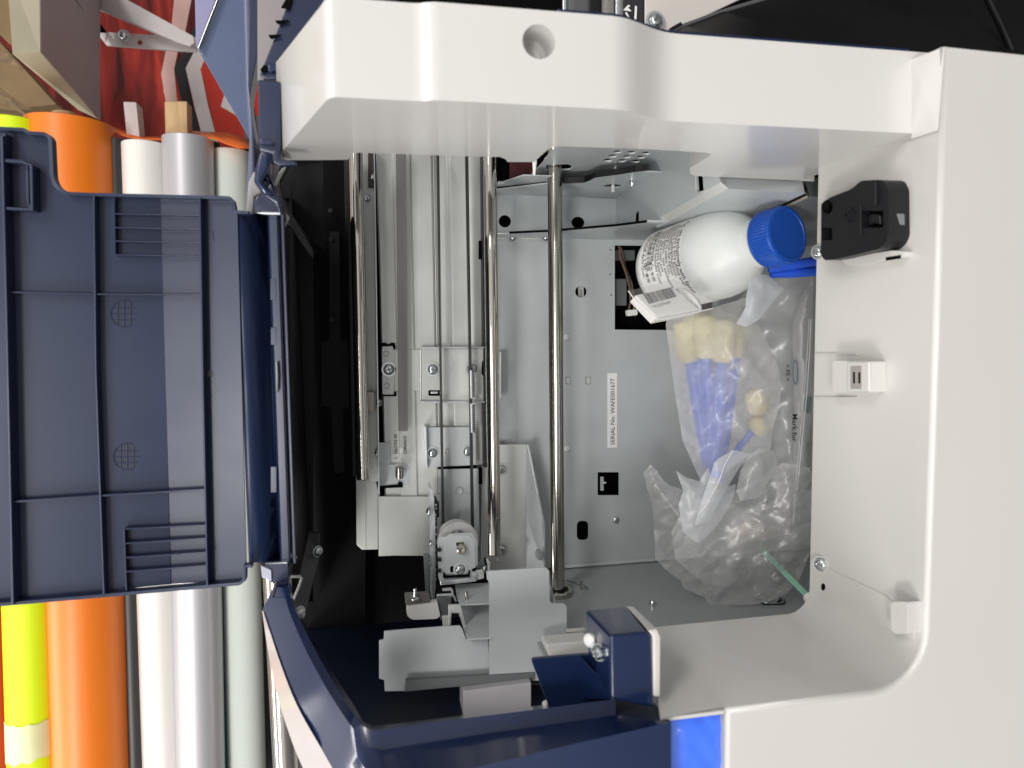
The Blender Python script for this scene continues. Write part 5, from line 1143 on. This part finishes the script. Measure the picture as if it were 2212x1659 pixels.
# dowels that stick out of the rolls
WOOD = mat('pale_wood', (.46, .30, .15), .6, var=.3, vscale=60, stretch=(.1, 1, 1)); WOODG = mat('whitened_wood', (.62, .55, .53), .6, var=.15, vscale=60, stretch=(.1, 1, 1))
def dowel(label, pts, z, m, R_=None, grp='wooden sticks through the rolls'):
    T_ = thing('wooden_stick', on(pts[0], ('z', z)), label, 'stick', grp)
    plate('stick_shaft', pts, ('z', z), m, T_, th=.035, bev=.002); return T_
T_ = thing('wooden_core', on((140, 268), ('z', 1.36)), 'round wooden core end standing out of the orange roll', 'core'); p = on((140, 244), ('z', 1.36)); lathe('core_end', [(0, 0), (0, .018), (.001, .0195), (.06, .0195)], p, (0, 1, 0), WOOD, T_, n=32)
dowel('grey white wooden stick leaning behind the white roll', [(266, 219), (294, 220), (305, 330), (277, 330)], 1.42, WOODG)
dowel('tan wooden stick standing out of the silver roll', [(355, 218), (404, 218), (406, 330), (358, 330)], 1.36, WOOD)
OS = thing('orange_backing_sheet', on((300, 290), ('z', 1.45)), 'curled orange backing sheet lying across the ends of the rolls', 'sheet')
OM = mat('orange_sheet', (.85, .16, .015), .35, var=.08, vscale=8)
s1 = [(213, 276), (245, 275), (275, 285), (310, 295), (356, 297), (400, 300)]; s2 = [(220, 285), (245, 287), (275, 297), (310, 303), (356, 303), (400, 306)]
strip('sheet_curl', [on(q, ('z', 1.46)) for q in s1], [on(q, ('z', 1.38)) for q in s2], OM, OS, smooth=True, solid=.001)
s1 = [(382, 283), (420, 284), (460, 286), (496, 287), (520, 296), (538, 303)]; s2 = [(380, 290), (420, 296), (460, 300), (490, 312), (515, 320), (538, 321)]
strip('sheet_curl', [on(q, ('z', 1.46)) for q in s1], [on(q, ('z', 1.34)) for q in s2], OM, OS, smooth=True, solid=.001)
YSH = thing('yellow_backing_sheet', on((20, 270), ('z', 1.4)), 'corner of a fluorescent yellow sheet beside the orange roll', 'sheet')
strip('sheet_curl', [on(q, ('z', 1.42)) for q in ((-40, 250), (0, 257), (30, 263), (56, 272))], [on(q, ('z', 1.36)) for q in ((-40, 288), (0, 288), (30, 288), (56, 288))], vm('yellow_sheet', (.66, .86, .0), .45), YSH, smooth=True, solid=.001)
# metal column at the printer's edge
MC = thing('steel_roll_pole', on((590, 1500), ('z', 1.2)), 'shiny steel pole seen beside the printer shell', 'pole')
tube('pole_tube', [on((592, 1180), ('z', 1.30)), on((622, 1760), ('z', 1.30))], .022, CHROME, MC, n=48)
DB = thing('black_cabinet', on((600, 900), ('z', 1.5)), 'dark cabinet edge behind the pale paper roll', 'cabinet')
plate('cabinet_side', [(527, 250), (700, 250), (700, 2200), (590, 2200)], ('z', 1.48), mat('dark_cabinet', (.03, .028, .03), .4), DB, th=.02)
# wall, poster, shelf
BW = tag(plate('back_wall', [(-900, -900), (2600, -900), (2600, 2300), (-900, 2300)], ('z', 2.05), mat('wall_paint', (.50, .47, .45), .7, var=.03), None, th=.02), kind='structure')
PO = thing('wall_poster', on((330, 150), ('z', 1.9)), 'large red poster with white and black zigzag stripes behind the shelf', 'poster')
pm = bpy.data.materials.new('poster_print'); pm.use_nodes = True; n_ = pm.node_tree; b_ = n_.nodes['Principled BSDF']; b_.inputs['Roughness'].default_value = .6; b_.inputs['Specular IOR Level'].default_value = .15
tcn = n_.nodes.new('ShaderNodeTexCoord'); mp = n_.nodes.new('ShaderNodeMapping'); mp.inputs['Scale'].default_value = (1.2, 1, 9); tx = n_.nodes.new('ShaderNodeTexNoise'); tx.inputs['Scale'].default_value = 2.2; tx.inputs['Detail'].default_value = 3; tx.inputs['Distortion'].default_value = .8
rp = n_.nodes.new('ShaderNodeValToRGB'); el = rp.color_ramp.elements; el[0].position = .32; el[0].color = (.045, .008, .008, 1); el[1].position = .72; el[1].color = (.52, .05, .03, 1)
k = rp.color_ramp.elements.new(.5); k.color = (.20, .018, .014, 1)
n_.links.new(tcn.outputs['Object'], mp.inputs[0]); n_.links.new(mp.outputs[0], tx.inputs[0]); n_.links.new(tx.outputs[0], rp.inputs[0]); n_.links.new(rp.outputs[0], b_.inputs[0])
zz = 1.90
plate('poster_sheet', [(-60, -300), (560, -300), (560, 420), (-60, 420)], ('z', zz), pm, PO, th=.003)
PINK = mat('poster_pink', (.62, .40, .36), .65, spec=.15); PBLK = mat('poster_black', (.035, .033, .036), .65, spec=.15); PWHT = mat('poster_white', (.68, .62, .62), .65, spec=.15); PRED = mat('poster_bright_red', (.52, .045, .03), .65, spec=.15)
def pz(name, pts, m, k=1): plate(name, pts, ('z', zz - .0015 * k), m, PO, th=.0008)
pz('pink_band', [(382, -60), (425, -60), (398, 80), (390, 60), (362, 95), (345, 130), (368, 85), (372, 40)], PINK)
pz('pink_band', [(352, 195), (376, 190), (378, 262), (392, 330), (384, 345), (368, 240)], PINK)
pz('pink_band', [(360, 100), (390, 85), (376, 150), (382, 210), (398, 340), (378, 340), (360, 230), (348, 160)], PINK, 1.4)
pz('black_band', [(430, 30), (398, 110), (377, 147), (390, 210), (424, 345), (450, 345), (412, 215), (400, 145), (418, 110), (440, 60)], PBLK, 2)
pz('white_band', [(440, 60), (420, 110), (401, 147), (420, 230), (450, 345), (480, 345), (450, 230), (433, 150), (445, 120), (470, 90)], PWHT, 2.6)
pz('red_band', [(470, 90), (445, 120), (433, 150), (452, 230), (480, 345), (560, 345), (560, 100)], PRED, 3)
pz('white_chevron', [(485, 203), (477, 230), (515, 252), (520, 235)], PWHT, 4)
SH = thing('shelf_board', on((120, 200), ('z', 1.5)), 'thick white shelf board with a cream edge above the rolls', 'shelf')
BF = mat('board_face', (.47, .40, .41), .5, var=.02); BE = mat('board_edge', (.66, .60, .44), .5, var=.05)
zb = 1.40
tri_ = [on(q, ('z', zb)) for q in ((83, -60), (80, -60), (86, 112))]
f_ = [((86, 113), 1.30), ((84, -80), 1.30), ((215, -80), 1.62), ((213, 74), 1.62), ((214, 142), 1.60), ((215, 258), 1.60)]
fp_ = [on(q, ('z', z_)) for q, z_ in f_]
mesh('board_face', [tuple(p) for p in fp_], [[0, 1, 2, 3, 4, 5]], BF, SH, solid=.002)
ep = [on(q, ('z', z_)) for q, z_ in (((23, -80), 1.27), ((46, -80), 1.29), ((47, 30), 1.29), ((86, 113), 1.30))]
mesh('board_edge_strip', [tuple(on(q, ('z', z_))) for q, z_ in (((13, -80), 1.28), ((82, -80), 1.295), ((85, 112), 1.295), ((48, 204 - 86), 1.28), ((14, 104), 1.28))], [[0, 1, 2, 3, 4]], BE, SH)
bpy.data.objects.remove(bpy.data.objects['board_edge_strip'])
mesh('board_edge_strip', [tuple(on(q, ('z', z_))) for q, z_ in (((13, -80), 1.27), ((84, -80), 1.298), ((87, 113), 1.298), ((215, 260), 1.598), ((210, 256), 1.59), ((170, 238), 1.56), ((27, 116), 1.27))], [[0, 1, 2, 6], [2, 3, 4, 5, 6]], BE, SH)
tube('board_joint', [on((151, -20), ('z', 1.43)), on((213, 76), ('z', 1.612))], .0016, mat('joint_grey', (.25, .24, .24), .5), SH, n=8)
SB = thing('shelf_bracket', on((300, 90), ('z', 1.6)), 'white steel shelf bracket with diagonal brace and bolt', 'bracket')
BRW = mat('bracket_paint', (.58, .53, .52), .45, var=.03)
plate('bracket_foot', [(212, 66), (232, 69), (425, 80), (425, 112), (382, 110), (230, 98), (213, 76)], ('z', 1.66), BRW, SB, th=.006, bev=.001)
plate('bracket_brace', [(162, -40), (215, -40), (255, -12), (418, 78), (421, 92), (410, 100), (384, 92), (215, 20), (165, -22)], ('z', 1.62), BRW, SB, th=.012, bev=.002)
plate('bracket_web', [(150, -40), (214, -40), (213, 70), (232, 72), (228, 90)], ('z', 1.64), BF, SB, th=.003)
screw(on((267, 77), ('z', 1.652)), (0, 0, -1), .010, SB, 1.3, phil=False, name='bolt')
plate('bracket_hole', circ((302, 92), 5), ('z', 1.6585), mat('hole_red', (.25, .02, .02), .5), SB, th=.0005)
# cardboard boxes on the shelf
KR = mat('brown_cardboard', (.19, .125, .062), .8, var=.18, vscale=14)
for i, (pts, z_, lb) in enumerate((([(-80, -80), (24, -80), (26, 100), (-80, 0)], 1.50, 'topmost brown cardboard carton behind the shelf board'), ([(-80, 60), (0, 90), (122, 225), (60, 232), (-80, 130)], 1.56, 'flat brown cardboard carton leaning under the shelf board'), ([(-80, 150), (10, 190), (90, 236), (20, 238), (-80, 220)], 1.60, 'lowest brown cardboard carton with printed side, under the shelf'))):
    T_ = thing('cardboard_box', on((0, 100), ('z', z_)), lb, 'box', 'cardboard boxes by the shelf')
    plate('box_side', pts, ('z', z_), KR, T_, th=.05, bev=.002)
    if i: plate('box_print', [(pts[0][0] + 70, pts[0][1] + 45), (pts[1][0] + 20, pts[1][1] + 28), (pts[1][0] + 50, pts[1][1] + 62), (pts[0][0] + 80, pts[0][1] + 70)], ('z', z_ - .001), mat('box_print_%d' % i, (.20, .14, .08), .8, var=.4, vscale=60), T_, th=.0005)
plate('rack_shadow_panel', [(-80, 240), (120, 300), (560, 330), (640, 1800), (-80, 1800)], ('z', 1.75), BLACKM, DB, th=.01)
